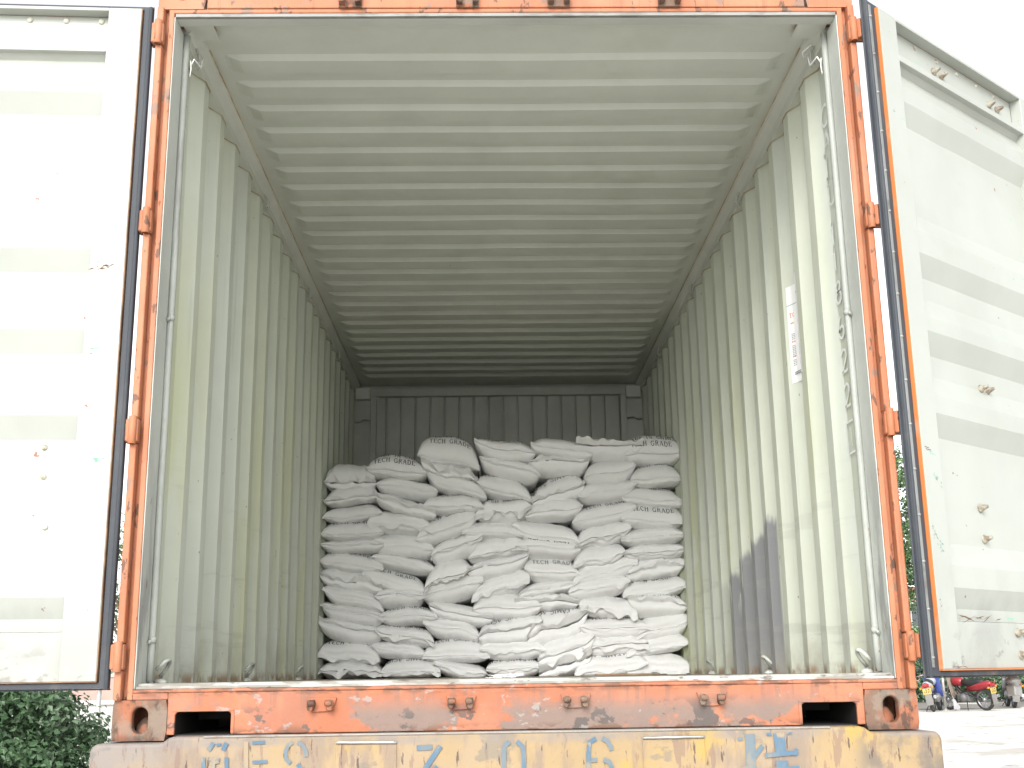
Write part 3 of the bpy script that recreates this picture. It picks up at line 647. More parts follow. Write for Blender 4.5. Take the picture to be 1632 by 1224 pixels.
def make_sack(ci, ri, rec):
    xl, yl, xr, yr, top, bot, txt, cr = rec
    rnd = random.Random(ci*100+ri)
    Y0 = 3.885+rnd.uniform(-.014, .014)
    A = ray_plane(xl, yl, Y0); B = ray_plane(xr, yr, Y0); mp = (A+B)/2
    dy = abs(yr-yl); midy = (yl+yr)/2; kpx = .00397
    tt = max(6, midy-top-.10*dy)*kpx; tb = max(6, bot-midy-.10*dy)*kpx
    tt = max(tt, .024)+.006; tb = max(tb, .024)+.009
    ln = .60+rnd.uniform(-.02, .02); sd = Vector((ci*13.1, ri*7.7, 3.3))
    org = Vector((mp.x, Y0, mp.z)); hw = (B.x-A.x)/2*1.03; slope = (B.z-A.z)/(B.x-A.x)
    sag1 = rnd.uniform(-.012, .012); sag2 = rnd.uniform(-.010, .010); lip = .020+.036*cr*rnd.uniform(.7, 1.2); dr = rnd.choice((-1,-1,-1,1))*rnd.uniform(.5, .95)
    pe = rnd.uniform(3.2, 4.6)
    def seam(u):
        s = sag1*math.sin(math.pi*(u+1)/2*1.0)+sag2*math.sin(math.pi*(u+1))*.8+.007*noise.noise(Vector((u*2.2, 0, 0))+sd)+cr*.012*noise.noise(Vector((u*4.5, 2, 0))+sd)
        return slope*u*hw*(.62+.38*abs(u)**3)+s*(1-u**8)
    def S(u, v, side, off=0.0):
        """u across -1..1, v from the front seam 0..1, side +1 upper / -1 lower skin"""
        uu = min(1, abs(u))
        pu = max(0, 1-uu**pe)**.56; ef = min(1, max(0, v)*ln/.115); eb = min(1, max(0, 1-v)*ln/.12); pv = max(0, 1-(1-ef)**2.3)**.5*max(0, 1-(1-eb)**2.3)**.5
        th = (tt if side > 0 else tb)*pu*pv
        pin = .020*(1-u*u)*(1 if v < .5 else -1)*(1-min(1, 4*min(v, 1-v)))
        x = u*hw*(1-.05*math.sin(math.pi*v)*(1 if uu < 1 else 1))
        q = Vector((u*hw*6, v*ln*6, side*2.0))
        wr = .0055*noise.noise(q*.9+sd)+.0035*noise.noise(q*2.1+sd)+.0022*abs(noise.noise(q*4.3+sd))
        fr = math.exp(-v/.10)
        wr += fr*.0065*noise.noise(Vector((u*hw*52+v*2, v*3, side))+sd)+.004*(abs(noise.noise(Vector((u*hw*17+v*ln*9, v*ln*4-u*hw*3, side*2))+sd*.7))-.2)*min(1, v*12)
        if cr:
            fo = 1-abs(noise.noise(Vector((u*hw*9+v*2.5, v*ln*7-u*.9, side*1.3))+sd*1.7))*2.2
            wr += cr*(.012*noise.noise(q*1.5+sd*1.3)+.010*max(0, fo)*fr+.004*fo)
        edge = min(1, 3.2*pu*pv)
        z = seam(u)*(1-.75*min(1, v*1.4))+slope*u*hw*.62*.75*min(1, v*1.4)+side*(th+(wr+off*1.0)*edge)+(off*side*(1-edge))
        # the filled body bulges forward of the seam
        fwd = .022*pu*(pv*(1-pv))*4*max(0, 1-v*4)
        y = Y0+pin+v*ln-fwd-(off*.8 if v < .25 else 0)
        return Vector((mp.x+x-org.x, y-org.y, mp.z+z-org.z))
    nu = 60; vvals = [0,.004,.012,.024,.04,.06,.083,.108,.136,.166,.20,.235,.275,.32,.38,.46,.56,.68,.8,.88,.93,.965,.988,1]
    us = [-math.cos(math.pi*i/nu)*.35+(-1+2*i/nu)*.65 for i in range(nu+1)]
    b = MB()
    P1 = []; P2 = []
    lipr = [1, .66, .33]
    def lp(u, k):
        e = S(u, 0, 1); wv = .5+.9*noise.noise(Vector((u*3.1, 4, 1))+sd)
        return Vector((e.x, e.y-lip*k*(.75+.25*u*u), e.z+lip*k*dr*wv*1.6+cr*k*.010*noise.noise(Vector((u*9, 1, 5))+sd)))
    for k in lipr:
        P1.append([lp(u, k)+Vector((0, 0, .0012)) for u in us]); P2.append([lp(u, k)-Vector((0, 0, .0012)) for u in us])
    for v in vvals:
        P1.append([S(u, v, 1) for u in us]); P2.append([S(u, v, -1) for u in us])
    b.grid(P1, 0, True); b.grid([r[::-1] for r in P2], 0, True); b.grid([P1[0], P2[0]], 0, True)
    o = b.build('sack', M['sack'], None, merge=True)
    o.location = org
    # print
    lines = []
    hh = .040
    front = txt in ('TM', 'M', 'TT', 'G', 'SS')
    a0 = .115 if txt == 'M' else .055 if front else .70*tt+.018+rnd.uniform(-.010, .014)
    if 'T' in txt or txt == 'M': lines.append(('TECH GRADE', a0, 1, False))
    if 'M' in txt: lines.append(('MADE IN CHINA', a0+.062, 1, False))
    if 'S' in txt: lines.append(('SULFAMIC ACID', a0, 1, True))
    if txt == 'G': lines.append(('TECH GRADE', .03, -1, True))
    for s_, ab, side, inv in lines:
        # distance along the skin, back from the seam
        tab = [(0.0, 0.0)]; pp = S(0, 0, side)
        for i in range(1, 81):
            v = i*.006; p = S(0, v, side); tab.append((tab[-1][0]+(p-pp).length, v)); pp = p
        def inva(a_):
            for (q0, v0), (q1, v1) in zip(tab, tab[1:]):
                if q0 <= a_ <= q1: return v0+(v1-v0)*(a_-q0)/max(1e-6, q1-q0)
            return tab[-1][1]
        b = MB()
        st, wd = strokes(s_, .14); kx = hh*.78; tot = wd*kx; cx = rnd.uniform(-.02, .02)
        for pl, wt in st:
            for qd in stroke_quads(pl, wt*1.05):
                vs_ = []
                for p in qd:
                    x = p.x*kx-tot/2+cx; y = p.y*hh
                    if inv: x, y = -x, hh-y
                    if side < 0: y = hh-y
                    vs_.append(S(max(-.97, min(.97, x/hw)), inva(ab+y), side, .0028))
                b.add(vs_, [(0,1,2,3)])
        b.build('lettering', M['ink'], o, fix=False)
    # label
    words = {'T': 'printed TECH GRADE', 'TT': 'printed TECH GRADE', 'TM': 'printed MADE IN CHINA', 'M': 'printed MADE IN CHINA', 'S': 'with upside-down lettering', 'SS': 'with upside-down lettering', 'G': 'with lettering underneath', '': ''}[txt]
    adj = 'crumpled' if cr >= .7 else 'creased' if cr >= .3 else 'plump' if tt+tb > .14 else 'smooth'
    pos = 'topmost' if ri == 0 else 'bottom' if ri == 11 else ORD[11-ri]+' from the floor'
    lab = f'{adj} white sack {words}, {pos} in {COLN[ci]}'.replace(' ,', ',')
    if pos.endswith('floor'): lab = lab.replace('from the left wall', 'from left wall').replace('from the right wall', 'from right wall').replace('against the', 'against')
    tag(o, lab, 'sack', 'white sacks stacked across the container')
    return o
for ci, colm in enumerate(SK):
    for ri, rec in enumerate(colm): make_sack(ci, ri, rec)
# scraps on the threshold
rnd = random.Random(3)
b = MB()
for k in range(26):
    a = rnd.uniform(0, 6.28); p = Vector((-.03+rnd.gauss(0, .02), .05+rnd.gauss(0, .008), .169+abs(rnd.gauss(0, .004)))); pts = [p]
    for i in range(5):
        a += rnd.uniform(-1, 1); p = p+Vector((math.cos(a)*.011, math.sin(a)*.004, rnd.uniform(-.003, .0035))); p.z = max(p.z, .1685); pts.append(p)
    b.tube(pts, .0009, 4)
o = b.build('string_scrap', M['sack'], None); tag(o, 'small tangle of white string scraps lying on the threshold below the sacks', 'string')
b = MB(); b.box(.56, .95, 3.66, 3.80, ZF+.001, ZF+.009); o = b.build('cardboard_sheet', mat('brown_cardboard', (.40,.27,.17), [], .8), None, .001)
tag(o, 'flat strip of brown cardboard on the container floor before the right sacks', 'cardboard')
for s, nm in ((-1, 'left'), (1, 'right')):
    b = MB()
    b.tube([(s*1.128, .118, 2.30), (s*1.118, .12, 2.325), (s*1.105, .17, 2.318), (s*1.122, .235, 2.37), (s*1.118, .24, 2.40)], .0028, 5)
    b.tube([(s*1.128, .11, 2.315), (s*1.124, .108, 2.28), (s*1.126, .105, 2.25)], .002, 5)
    if s > 0: b.tube([(1.12, .235, 2.40), (1.10, .23, 2.385), (1.095, .22, 2.40), (1.125, .2, 2.42)], .0028, 5)
    o = b.build('string_tie', M['sack'], None); tag(o, f'loose white string tied to the top of the lashing bar beside the {nm} door post', 'string')
# ------------------------------------------------------------------ trailer under the container
ch = thing('container_trailer', 'container trailer with a faded yellow rear beam lettered in blue under the orange container', 'trailer', (0,0,-1.4))
GZ0 = -1.40
def up_(b):   # vertices are given in world space
    b.v = [(p[0], p[1], p[2]+1.4) for p in b.v]; return b
YB = -.062
def beam_sec():
    o = [(-1.262, -.30), (-1.262, -.030)]
    for i in range(1, 7): a = math.pi/2*i/6; o.append((-1.262+.026-.026*math.cos(a), -.030+.026*math.sin(a)))
    o += [(-1.062, -.004), (-1.05, -.002), (-1.032, .010), (-1.018, .0135)]
    r = [(-x, z) for x, z in o[::-1]]
    return o+r
b = MB(); sec = beam_sec(); b.prism(sec, lambda x, z, d: (x, d, z), YB, .62)
bm_ = up_(b).build('rear_beam', M['yellow'], ch, .010, 3)
b = MB()
b.box(-.93, .93, YB-.004, YB+.05, .0085, .0145)
up_(b).build('beam_cap', mat('worn_beam_edge_highlight', (.30,.28,.25), [((.20,.15,.12), U1, 14, 5, .5, .66, (), .8)], .6), bm_, .003)  # paler strip puts the highlight of the beam's top edge into colour
for pa, pb in (((535,1183.5),(632,1183)), ((1024,1176),(1123,1174))):
    A = ray_plane(*pa, YB-.006); B = ray_plane(*pb, YB-.006)
    b = MB(); b.tube([A+(B-A)*i/12+Vector((0,0,.0012*noise.noise(Vector((i*.9,A.x*9,0))))) for i in range(13)], .0042, 6)
    up_(b).build('weld_bead', M['steel'], bm_)
    b = MB(); zz = (A.z+B.z)/2; b.box(A.x, B.x, YB-.0035, YB-.0005, zz-.19, zz-.006); up_(b).build('pad_plate', M['yellow'], bm_, .002)
# blue characters, each its own mesh; strokes measured on the face of the beam
def px_stroke(b, pl, wpx, k=0):
    pts = [ray_plane(x, y, YB-.005) for x, y in pl]; wd = wpx*.00192
    for qd in stroke_quads([(p.x, p.z) for p in pts], wd): 
        b.add([(v.x, YB-.0042-.0004*k, v.y) for v in qd], [(0,1,2,3)])
CH = {
 'province_character': [([(340,1184),(332,1196)],7),([(361,1184),(355,1196)],7),([(345,1188),(352,1186)],4),([(324,1207),(324,1262)],6),([(361,1207),(361,1262)],6),([(333,1210),(350,1210)],4),([(345,1212),(346,1217)],7),([(340,1210),(340,1255)],6),([(333,1232),(352,1232)],5),([(328,1258),(358,1258)],6),([(333,1268),(318,1288)],6),([(352,1268),(366,1288)],6)],
 'letter_e': [([(392,1182),(392,1262)],7),([(402,1184),(422,1183)],5),([(402,1215),(426,1214)],5),([(402,1260),(426,1259)],6)],
 'letter_s': [([(463,1217),(456,1210),(455,1197),(460,1187),(466,1183)],6),([(474,1183),(482,1187),(487,1197),(488,1206)],6),([(474,1218),(484,1230),(489,1243),(484,1256),(474,1262)],6),([(466,1262),(457,1256),(454,1246)],6)],
 'digit_three': [([(664,1192),(689,1191)],8),([(702,1189),(677,1226)],8),([(692,1222),(703,1232),(704,1248),(696,1260),(686,1263)],7),([(678,1263),(668,1258),(664,1250)],7)],
 'digit_zero': [([(812,1182),(804,1190),(803,1205),(803,1248),(808,1260),(814,1264)],7),([(824,1182),(833,1190),(835,1205),(835,1248),(830,1260),(824,1264)],7)],
 'digit_six': [([(950,1177),(940,1183),(938,1196),(938,1246),(943,1258),(950,1262)],7),([(960,1177),(968,1181),(973,1189),(975,1196)],7),([(942,1212),(952,1211)],6),([(962,1211),(971,1214),(975,1222),(975,1248),(969,1258),(960,1262)],7)],
 'trailer_character': [([(1195,1170),(1200,1270),(1190,1274)],15),([(1203,1206),(1216,1188)],7),([(1176,1178),(1184,1177)],5),([(1222,1170),(1230,1170)],4),([(1254,1169),(1262,1168)],3),([(1241,1168),(1245,1202)],17),([(1219,1204),(1272,1199)],7),([(1266,1204),(1270,1193)],5),([(1246,1212),(1248,1266)],18),([(1224,1228),(1276,1224)],7),([(1216,1270),(1282,1266)],8),([(1182,1228),(1190,1222)],6)],
}
for nm, st in CH.items():
    b = MB()
    for k, (pl, wp) in enumerate(st): px_stroke(b, pl, wp, k)
    up_(b).build(nm, M['blue_letter'], bm_, fix=False)
for s in (-1, 1):
    b = MB(); x0, x1 = sorted((s*.42, s*.58)); b.box(x0, x1, .63, 6.5, -.06, -.015); b.box(x0+.06, x1-.06, .63, 6.5, -.38, -.0605); b.box(x0, x1, .63, 6.5, -.42, -.3805)
    up_(b).build('chassis_rail', M['chassis'], ch)
b = MB(); b.box(-1.2, 1.2, 5.55, 5.75, -.25, -.012); up_(b).build('front_beam', M['chassis'], ch, .01)
for y in (1.35, 2.65):
    b = MB(); b.tube([(-1.0, y, -.9), (1.0, y, -.9)], .075, 12); up_(b).build('axle', M['chassis'], ch)
    for s in (-1, 1):
        b = MB(); b.lathe([(.30,-.14),(.46,-.15),(.50,-.11),(.50,.11),(.46,.15),(.30,.14)], (s*1.02, y, -.9), (1,0,0), 28); wh = up_(b).build('wheel', M['tyre'], ch)
        b = MB(); b.lathe([(.30,-.12),(.29,.0),(.18,.05),(.17,.10),(0,.11)], (s*1.02, y, -.9), (s,0,0), 20); up_(b).build('rim', M['steel'], wh)
for s in (-1, 1):
    b = MB(); b.box(*sorted((s*.50, s*.64)), 5.0, 5.14, -1.36, -.421); b.box(*sorted((s*.45, s*.69)), 4.92, 5.22, -1.40, -1.361); up_(b).build('landing_leg', M['chassis'], ch, .006)

# ------------------------------------------------------------------ ground
def gz(y): 
    t = min(1, max(0, (y-8)/18)); t = t*t*(3-2*t); return -1.40+.45*t
M['yard'] = mat('pale_trampled_dirt', (.66,.635,.585), [
    ((.72,.70,.66), U1, .35, 4, .5, .66, (), .7), ((.34,.31,.27), (.6,1,1), .8, 6, .56, .66, (), .55), ((.40,.41,.43), U1, 1.6, 7, .50, .62, (('Y', 20, 14),), .6),
    ((.20,.16,.12), (.8,1.2,1), 1.9, 7, .60, .65, (), .7), ((.42,.27,.16), U1, 1.3, 6, .66, .70, (), .8), ((.22,.21,.2), U1, 7, 4, .64, .69, (), .7)], .9, (U1, 4, 8, .5))
b = MB(); ys = [-60,-20,0,4,8]+[8+18*i/12 for i in range(1, 13)]+[32,40]+[60,120,300,900]; xs = [-500,-120,-40]+[-20+2*i for i in range(31)]+[70,160,500]
P = [[(x, y, gz(y)+.025*noise.noise(Vector((x*.35, y*.22, 1)))*(1 if -45 < x < 50 and y < 60 else 0)) for x in xs] for y in ys]
b.grid(P, 0, True); struct(b.build('ground', M['yard'], None))
b = MB(); P = [[(x, y, gz(y)+.012+.03*noise.noise(Vector((x*.6, y*.3, 8)))) for x in [8+.5*i for i in range(46)]] for y in (30.6, 31.5, 33, 35, 37, 40)]
b.grid(P, 0, True); struct(b.build('pavement', mat('grey_pavement_strip', (.26,.245,.22), [((.16,.15,.13), U1, 1.2, 6, .5, .68, (), .8)], .85, (U1, 6, 6, .3)), None))

# ------------------------------------------------------------------ plants
def leafmat(name, c): 
    return mat(name, c, [(tuple(x*1.5 for x in c), U1, 5, 4, .45, .65, (), .8), (tuple(x*.6 for x in c), U1, 8, 3, .55, .7, (), .7)], .45, spec=.35)
LEAF = [leafmat('dark_leaf', (.045,.090,.042)), leafmat('mid_leaf', (.075,.14,.065)), leafmat('grey_green_leaf', (.11,.17,.10))]
LEAFT = [leafmat('tree_leaf', (.07,.13,.05)), leafmat('pale_tree_leaf', (.12,.20,.08)), leafmat('deep_tree_leaf', (.045,.085,.035))]
BARK = mat('bark', (.12,.095,.07), [((.06,.05,.04), (1,1,.3), 9, 5, .5, .65, (), .8)], .85, (U1, 20, 5, .4))
YELLOWLEAF = mat('yellow_leaf', (.45,.30,.05), [], .6)
def leaf(b, p, nrm, s, rnd, mi):
    a = nrm.orthogonal().normalized(); t = nrm.cross(a); an = rnd.uniform(0, 6.28); d = a*math.cos(an)+t*math.sin(an); e = nrm.cross(d)
    l = s*rnd.uniform(.8, 1.25); wd = l*rnd.uniform(.24, .34); k = nrm*(l*.10)
    b.add([p-d*l*.5, p+e*wd+k, p+d*l*.5-k*.8, p-e*wd+k], [(0,1,2),(0,2,3)], mi, False)
def clumps(rnd, n, c, r, lo=.55):
    out = []
    for i in range(n):
        while True:
            q = Vector((rnd.uniform(-1,1), rnd.uniform(-1,1), rnd.uniform(-1,1)))
            if lo < q.length < 1: break
        out.append(Vector((c[0]+q.x*r[0], c[1]+q.y*r[1], c[2]+q.z*r[2])))
    return out
def foliage(rnd, cl, per, cr, size, center, zmin=-9):
    b = MB(); center = Vector(center)
    for c in cl:
        w_ = rnd.choice((0,0,1,1,2)); rr = cr*rnd.uniform(.7, 1.25)
        for i in range(int(per*rnd.uniform(.6, 1.3))):
            q = Vector((rnd.gauss(0,1), rnd.gauss(0,1), rnd.gauss(0,.8))); q = q/max(.01, q.length)*rr*rnd.random()**.45
            p = c+q
            if p.z < zmin: continue
            nrm = (q.normalized()+Vector((rnd.uniform(-.6,.6), rnd.uniform(-.6,.6), rnd.uniform(-.1,1.0)))).normalized()
            leaf(b, p, nrm, size, rnd, w_ if rnd.random() < .7 else rnd.choice((0,1,2)))
    return b
def bush(name, label, loc, r, n, per, cr, size, seed, group=None):
    rnd = random.Random(seed); z = gz(loc[1]) if len(loc) < 3 else loc[2]
    t = thing(name, label, 'bush', (loc[0], loc[1], z), 0, group)
    cl = clumps(rnd, n, (0, 0, r[2]), r, .60)
    b = foliage(rnd, cl, per, cr, size, (0,0,r[2]), .05); b.build('foliage', LEAF, t, fix=False)
    b = MB()
    for k in range(9):
        e = rnd.choice(cl); b.tube([(rnd.uniform(-.1,.1), rnd.uniform(-.1,.1), 0), (e.x*.3, e.y*.3, e.z*.5), tuple(e*.9)], [.03,.02,.006], 6)
    b.build('stem', BARK, t)
    return t
def tree(name, label, x, y, h, trunk_h, r, n, per, cr, size, seed, group=None, lo=.35):
    rnd = random.Random(seed); t = thing(name, label, 'tree', (x, y, gz(y)), 0, group)
    cz = (h+trunk_h)/2; cl = clumps(rnd, n, (0,0,cz), (r, r, (h-trunk_h)/2), lo)
    foliage(rnd, cl, per, cr, size, (0,0,cz)).build('crown', LEAFT, t, fix=False)
    b = MB(); b.tube([(0,0,0), (.05,.02,trunk_h*.6), (.0,.05,trunk_h*1.2), (.06,.0,h*.8)], [.17,.13,.10,.03], 9)
    for k in range(14):
        e = rnd.choice(cl); z0 = rnd.uniform(trunk_h*.7, cz); b.tube([(0,0,z0), (e.x*.5, e.y*.5, (z0+e.z)/2+.2), tuple(e)], [.06,.035,.01], 6)
    b.build('trunk', BARK, t)
    return t
bb = bush('leafy_bush', 'dense dark green bush with small glossy leaves below the left container door', (-5.05, 7.3), (1.5, 1.15, .92), 430, 100, .25, .062, 11)
b = MB(); rnd = random.Random(4)
for k in range(9): leaf(b, Vector((rnd.uniform(.3,1.25), -1.05+rnd.uniform(-.1,.15), rnd.uniform(.5,1.2))), Vector((rnd.uniform(-.3,.3), -1, .5)).normalized(), .06, rnd, 0)
b.build('yellowed_leaf', YELLOWLEAF, bb, fix=False)
for i, (x, y, s) in enumerate([(14.3,37.6,1.12),(15.8,37.3,.98),(17.2,37.8,1.0),(18.6,37.4,.94),(20.2,37.8,1.0)]):
    bush('clipped_shrub', ['rounded dark shrub behind the blue and silver motorcycle', 'rounded dark shrub between the blue and the red motorcycle', 'rounded dark shrub behind the red motorcycle', 'rounded dark shrub by the black motorcycle below the right door', 'rounded dark shrub at the far right below the right door'][i], (x, y), (1.0*s, .75, .82*s), 90, 60, .30, .11, 40+i, 'shrubs beyond the yard')
tree('broadleaf_tree', 'loose green tree seen in the gap between the right post and door', 15.2, 41.0, 9.6, .9, 2.0, 170, 70, .48, .16, 71, lo=.1)
tree('broadleaf_tree', 'sparse green tree seen in the gap beside the left container post', -11.6, 34.5, 7.2, 1.2, 1.9, 60, 42, .5, .15, 72, lo=.1)

# ------------------------------------------------------------------ walls, posts, far building
PLAST = mat('whitewashed_plaster', (.43,.43,.42), [((.32,.31,.30), (1,1,.5), 2.5, 5, .5, .68, (), .7)], .8, (U1, 9, 5, .2))
PINK = mat('pink_plaster', (.40,.28,.24), [((.33,.25,.21), U1, 1.5, 5, .5, .65, (), .7)], .8, (U1, 8, 5, .2))
t = thing('low_wall', 'low whitewashed wall with a pale coping behind the leafy bush', 'wall', (-7.5, 16.4, gz(16.4)))
hz = -.20-gz(16.4)
b = MB(); b.box(-4.0, 2.4, -.1, .1, -.1, hz); b.build('wall', PLAST, t)
b = MB(); b.box(-4.03, 2.43, -.16, .16, hz+.0005, hz+.07); b.build('coping', mat('pale_coping', (.52,.51,.49), [((.38,.37,.35), U1, 5, 5, .5, .7, (), .7)], .7), t, .01)
t = thing('garden_wall', 'taller pinkish wall standing behind the whitewashed wall at far left', 'wall', (-11.0, 24, gz(24)))
b = MB(); b.box(-6, 3.2, -.12, .12, -.1, 1.22); b.build('wall', PINK, t)
b = MB(); b.box(-6.05, 3.25, -.17, .17, 1.2205, 1.30); b.build('coping', PLAST, t, .01)
def pole(name, label, x, y, h, r):
    t = thing(name, label, 'post', (x, y, gz(y)))
    b = MB(); b.tube([(0,0,-.05), (0,0,h)], r, 10); b.build('shaft', M['steel'], t)
    b = MB(); b.lathe([(r*2.6,0),(r*2.6,.02),(r*1.2,.03),(r*1.2,.05)], (0,0,0), (0,0,1), 12); b.build('foot', M['steel'], t)
    b = MB(); b.lathe([(r*1.15,-.02),(r*1.15,.01),(r*.7,.03),(0,.035)], (0,0,h), (0,0,1), 10); b.build('cap', M['steel'], t)
pole('metal_post', 'thin grey metal post in front of the whitewashed wall', -5.95, 14.6, 1.62, .035)
pole('metal_post', 'pale grey post standing between the two parked motorcycles', 12.5, 29.9, 1.55, .045)
t = thing('pink_building', 'pink building glimpsed through the tree in the right gap', 'building', (30, 76, gz(76)))
b = MB(); b.box(-8, 8, 0, 8, 0, 6.2); b.build('wall', PINK, t)
b = MB(); b.box(-8.3, 8.3, -.3, 8.3, 6.2005, 6.5); b.build('roof', mat('terracotta_eaves', (.20,.10,.07), [], .8), t)
GLASS = mat('dark_window_glass', (.05,.06,.07), [], .15)
for fl in (0.9, 3.9):
    for k in range(6):
        x = -6.9+k*2.5; b = MB(); b.box(x, x+1.3, -.03, .02, fl, fl+1.5); wn = b.build('window', GLASS, t)
        b = MB(); b.box(x-.06, x+1.36, -.06, -.0305, fl-.08, fl); b.box(x-.06, x+1.36, -.06, -.0305, fl+1.5, fl+1.57); b.box(x-.06, x, -.06, -.0305, fl+.0003, fl+1.4997); b.box(x+1.3, x+1.36, -.06, -.0305, fl+.0003, fl+1.4997); b.box(x+.62, x+.68, -.055, -.0305, fl+.0003, fl+1.4997); b.build('frame', PLAST, wn)
# crumpled grey sheet leaning at the post
b = MB(); P = []
for i in range(7):
    P.append([(.05+i*.03+.03*noise.noise(Vector((i*.8, j*.7, 3))), -.04*j/5+.03*noise.noise(Vector((i*.7, j*.9, 9))), max(.004, (.40-.055*i)*(j/5)+.03*noise.noise(Vector((i, j, 5)))*(j > 0))) for j in range(6)])
b.grid(P, 0, True); o = b.build('plastic_sheet', mat('grey_plastic_sheet', (.38,.38,.39), [], .4), None, fix=False); o.location = (12.56, 29.6, gz(29.6)+.01)
md = o.modifiers.new('s', 'SOLIDIFY'); md.thickness = .006
tag(o, 'crumpled grey plastic sheet heaped at the foot of the pale grey post', 'plastic sheet')

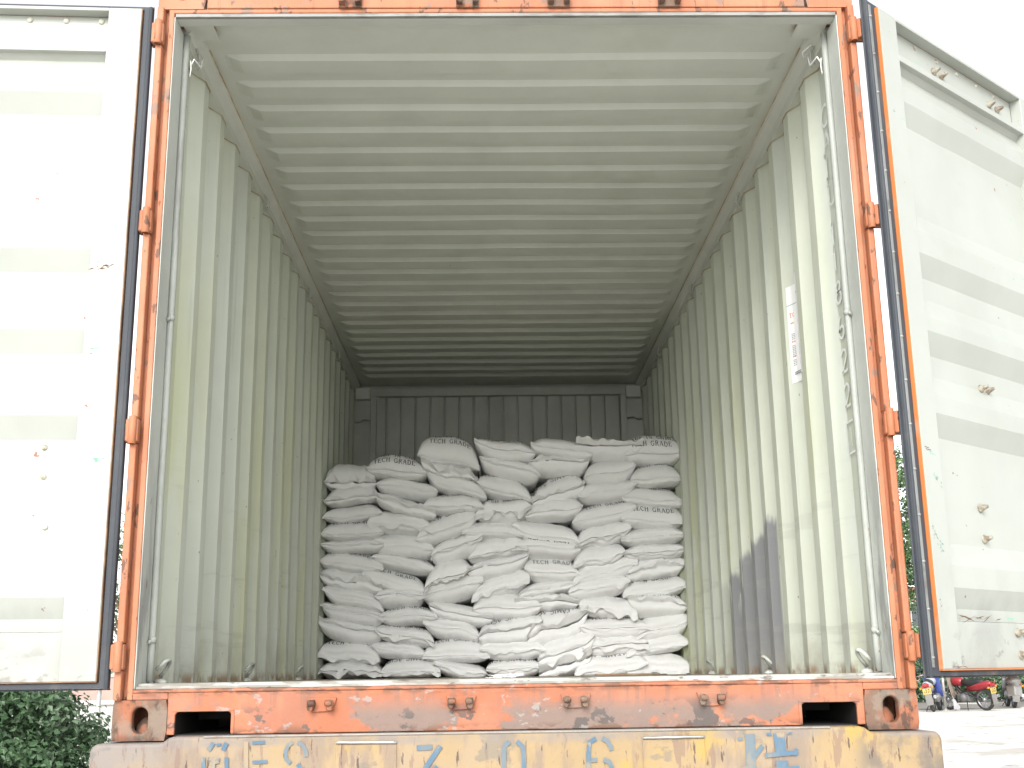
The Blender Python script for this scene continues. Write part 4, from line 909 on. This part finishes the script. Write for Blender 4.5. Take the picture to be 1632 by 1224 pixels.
# ------------------------------------------------------------------ motorcycles (local +x is forward)
CHROME = mat('dull_chrome', (.34,.35,.37), [((.16,.15,.13), U1, 9, 4, .45, .6, (), .7)], .35, metal=.7); SEATM = mat('black_vinyl', (.02,.02,.02), [], .5); REDL = mat('red_lens', (.36,.03,.03), [], .2)
PLATE = mat('yellow_plate', (.50,.36,.09), [], .5); AMBER = mat('amber_lens', (.7,.25,.03), [], .2); ENG = mat('engine_grey', (.18,.18,.18), [], .5, metal=.4); FLAP = mat('dusty_flap', (.20,.19,.18), [], .8)
def moto(label, x, y, heading, lean, body, accent):
    t = thing('motorcycle', label, 'motorcycle', (x, y, gz(y)), 0, 'motorcycles parked across the yard')
    t.rotation_euler = (Matrix.Rotation(heading, 3, 'Z') @ Matrix.Rotation(lean, 3, 'X')).to_euler()
    bm = mat('motorcycle_paint', body, [], .25); am = mat('motorcycle_trim', accent, [], .25)
    for wx in (0, 1.24):
        b = MB(); b.lathe([(.225,-.045),(.27,-.05),(.295,-.025),(.298,0),(.295,.025),(.27,.05),(.225,.045)], (wx,0,.298), (0,1,0), 26); wh = b.build('wheel', M['tyre'], t)
        b = MB(); b.lathe([(.226,-.03),(.205,-.02),(.205,.02),(.226,.03)], (wx,0,.298), (0,1,0), 26); b.lathe([(.0,-.07),(.06,-.06),(.06,.06),(0,.07)], (wx,0,.298), (0,1,0), 14)
        for k in range(10):
            a = 2*math.pi*k/10; b.tube([(wx+.05*math.cos(a),0,.298+.05*math.sin(a)), (wx+.21*math.cos(a),0,.298+.21*math.sin(a))], .008, 5)
        b.build('rim', CHROME, wh)
    b = MB(); b.lathe([(.0,-.2),(.10,-.17),(.13,0),(.11,.17),(0,.2)], (.62,0,.36), (0,1,0), 14); b.box(.45,.85,-.1,.1,.25,.45); b.build('engine', ENG, t, .03)
    b = MB(); b.tube([(.05,.06,.30),(.4,.07,.42),(.75,.05,.50),(1.0,.03,.80),(.98,0,.90)], .022, 8); b.tube([(.05,-.06,.30),(.4,-.07,.42),(.75,-.05,.50),(1.0,-.03,.80)], .022, 8); b.build('frame', SEATM, t)
    b = MB(); b.tube([(1.24,.08,.30),(1.10,.08,.62),(1.0,.07,.92)], [.022,.026,.026], 8); b.tube([(1.24,-.08,.30),(1.10,-.08,.62),(1.0,-.07,.92)], [.022,.026,.026], 8); b.build('front_fork', CHROME, t)
    b = MB(); b.tube([(.58,0,.74),(.72,0,.80),(.88,0,.80),(.98,0,.74)], [.07,.13,.14,.06], 12); b.build('fuel_tank', bm, t)
    b = MB(); b.tube([(-.12,0,.78),(.1,0,.77),(.35,0,.74),(.62,0,.76)], [.06,.11,.12,.09], 10); b.build('seat', SEATM, t)
    b = MB(); b.tube([(-.34,0,.74),(-.2,0,.71),(.1,0,.66),(.45,0,.60)], [.05,.10,.13,.10], 10); b.build('tail_fairing', bm, t)
    b = MB(); b.lathe([(0,-.03),(.045,-.025),(.06,0),(.06,.03)], (-.36,0,.71), (-1,0,.1), 12); b.box(-.38,-.33,-.09,.09,.66,.74); b.build('tail_light', REDL, t, .012)
    for s in (-1, 1):
        b = MB(); b.lathe([(0,-.03),(.03,-.02),(.03,.02),(0,.03)], (-.33, s*.15, .64), (1,0,0), 10); b.tube([(-.33,s*.13,.64),(-.3,s*.04,.65)], .008, 6); b.build('indicator', AMBER, t)
    b = MB(); b.box(-.352,-.345,-.11,.11,.47,.62); pl = b.build('number_plate', PLATE, t, .002)
    b = MB()
    for yy, zz, ww, hh in ((-.07,.57,.05,.03),(.0,.57,.05,.03),(-.085,.50,.03,.055),(-.04,.50,.03,.055),(.005,.50,.03,.055),(.05,.50,.03,.055)): b.box(-.3535,-.3525,yy,yy+ww*.6,zz,zz+hh)
    b.build('plate_marking', SEATM, pl)
    b = MB(); P = [[(-.30-.06*math.sin(a)+.30*(1-math.cos(a))*.3, yy, .298+.36*math.cos(a)-.02) for yy in (-.08,-.05,0,.05,.08)] for a in [i*.16 for i in range(8)]]
    b.box(-.338,-.326,-.09,.09,.18,.66); b.build('rear_mudguard', FLAP, t, .004)
    b = MB(); b.tube([(.55,-.14,.28),(.2,-.16,.27),(-.05,-.17,.31),(-.35,-.17,.38)], [.025,.04,.045,.045], 10); b.build('exhaust', CHROME, t)
    b = MB(); P = []
    for s in (-1, 1):
        b.grid([[(.92+.10*(zz-.4), s*(.06+.16*math.sin(math.pi*k/4*.5)), zz-.0*k) for k in range(5)] for zz in (.36,.55,.75,.92)], 0, True)
    ls = b.build('leg_shield', am, t, fix=False); md = ls.modifiers.new('s', 'SOLIDIFY'); md.thickness = .015
    b = MB(); b.tube([(.84,.36,.98),(.92,.2,1.0),(.98,0,.96),(.92,-.2,1.0),(.84,-.36,.98)], .014, 8); hb = b.build('handlebar', CHROME, t)
    for s in (-1, 1):
        b = MB(); b.tube([(.92,s*.24,1.0),(.93,s*.30,1.12)], .006, 6); b.lathe([(0,-.008),(.05,-.006),(.055,.006),(0,.02)], (.93,s*.32,1.14), (1,0,0), 12); b.build('mirror', SEATM, hb)
    b = MB(); b.lathe([(0,-.06),(.07,-.04),(.085,.04),(.08,.06),(0,.065)], (1.06,0,.86), (1,0,0), 14); b.build('headlight', CHROME, t)
    b = MB(); b.grid([[(1.24+.33*math.sin(a), yy, .298+.33*math.cos(a)) for yy in (-.06,0,.06)] for a in [-1.2+i*.24 for i in range(9)]], 0, True); fm = b.build('front_mudguard', am, t, fix=False); md = fm.modifiers.new('s', 'SOLIDIFY'); md.thickness = .01
    b = MB(); b.tube([(.5,.12,.28),(.42,.26,.02)], .012, 6); b.build('side_stand', SEATM, t)
    return t
moto('blue and silver motorcycle with a yellow plate, parked nearest the orange post', 11.85, 29.0, rad(62), rad(-9), (.36,.38,.41), (.04,.06,.22))
moto('red motorcycle with a yellow plate, parked below the right door', 13.42, 29.3, rad(118), rad(-10), (.27,.025,.03), (.26,.21,.17))
moto('black motorcycle, rightmost one parked before the dark shrubs', 14.9, 31.0, rad(75), rad(8), (.03,.03,.035), (.05,.05,.05))
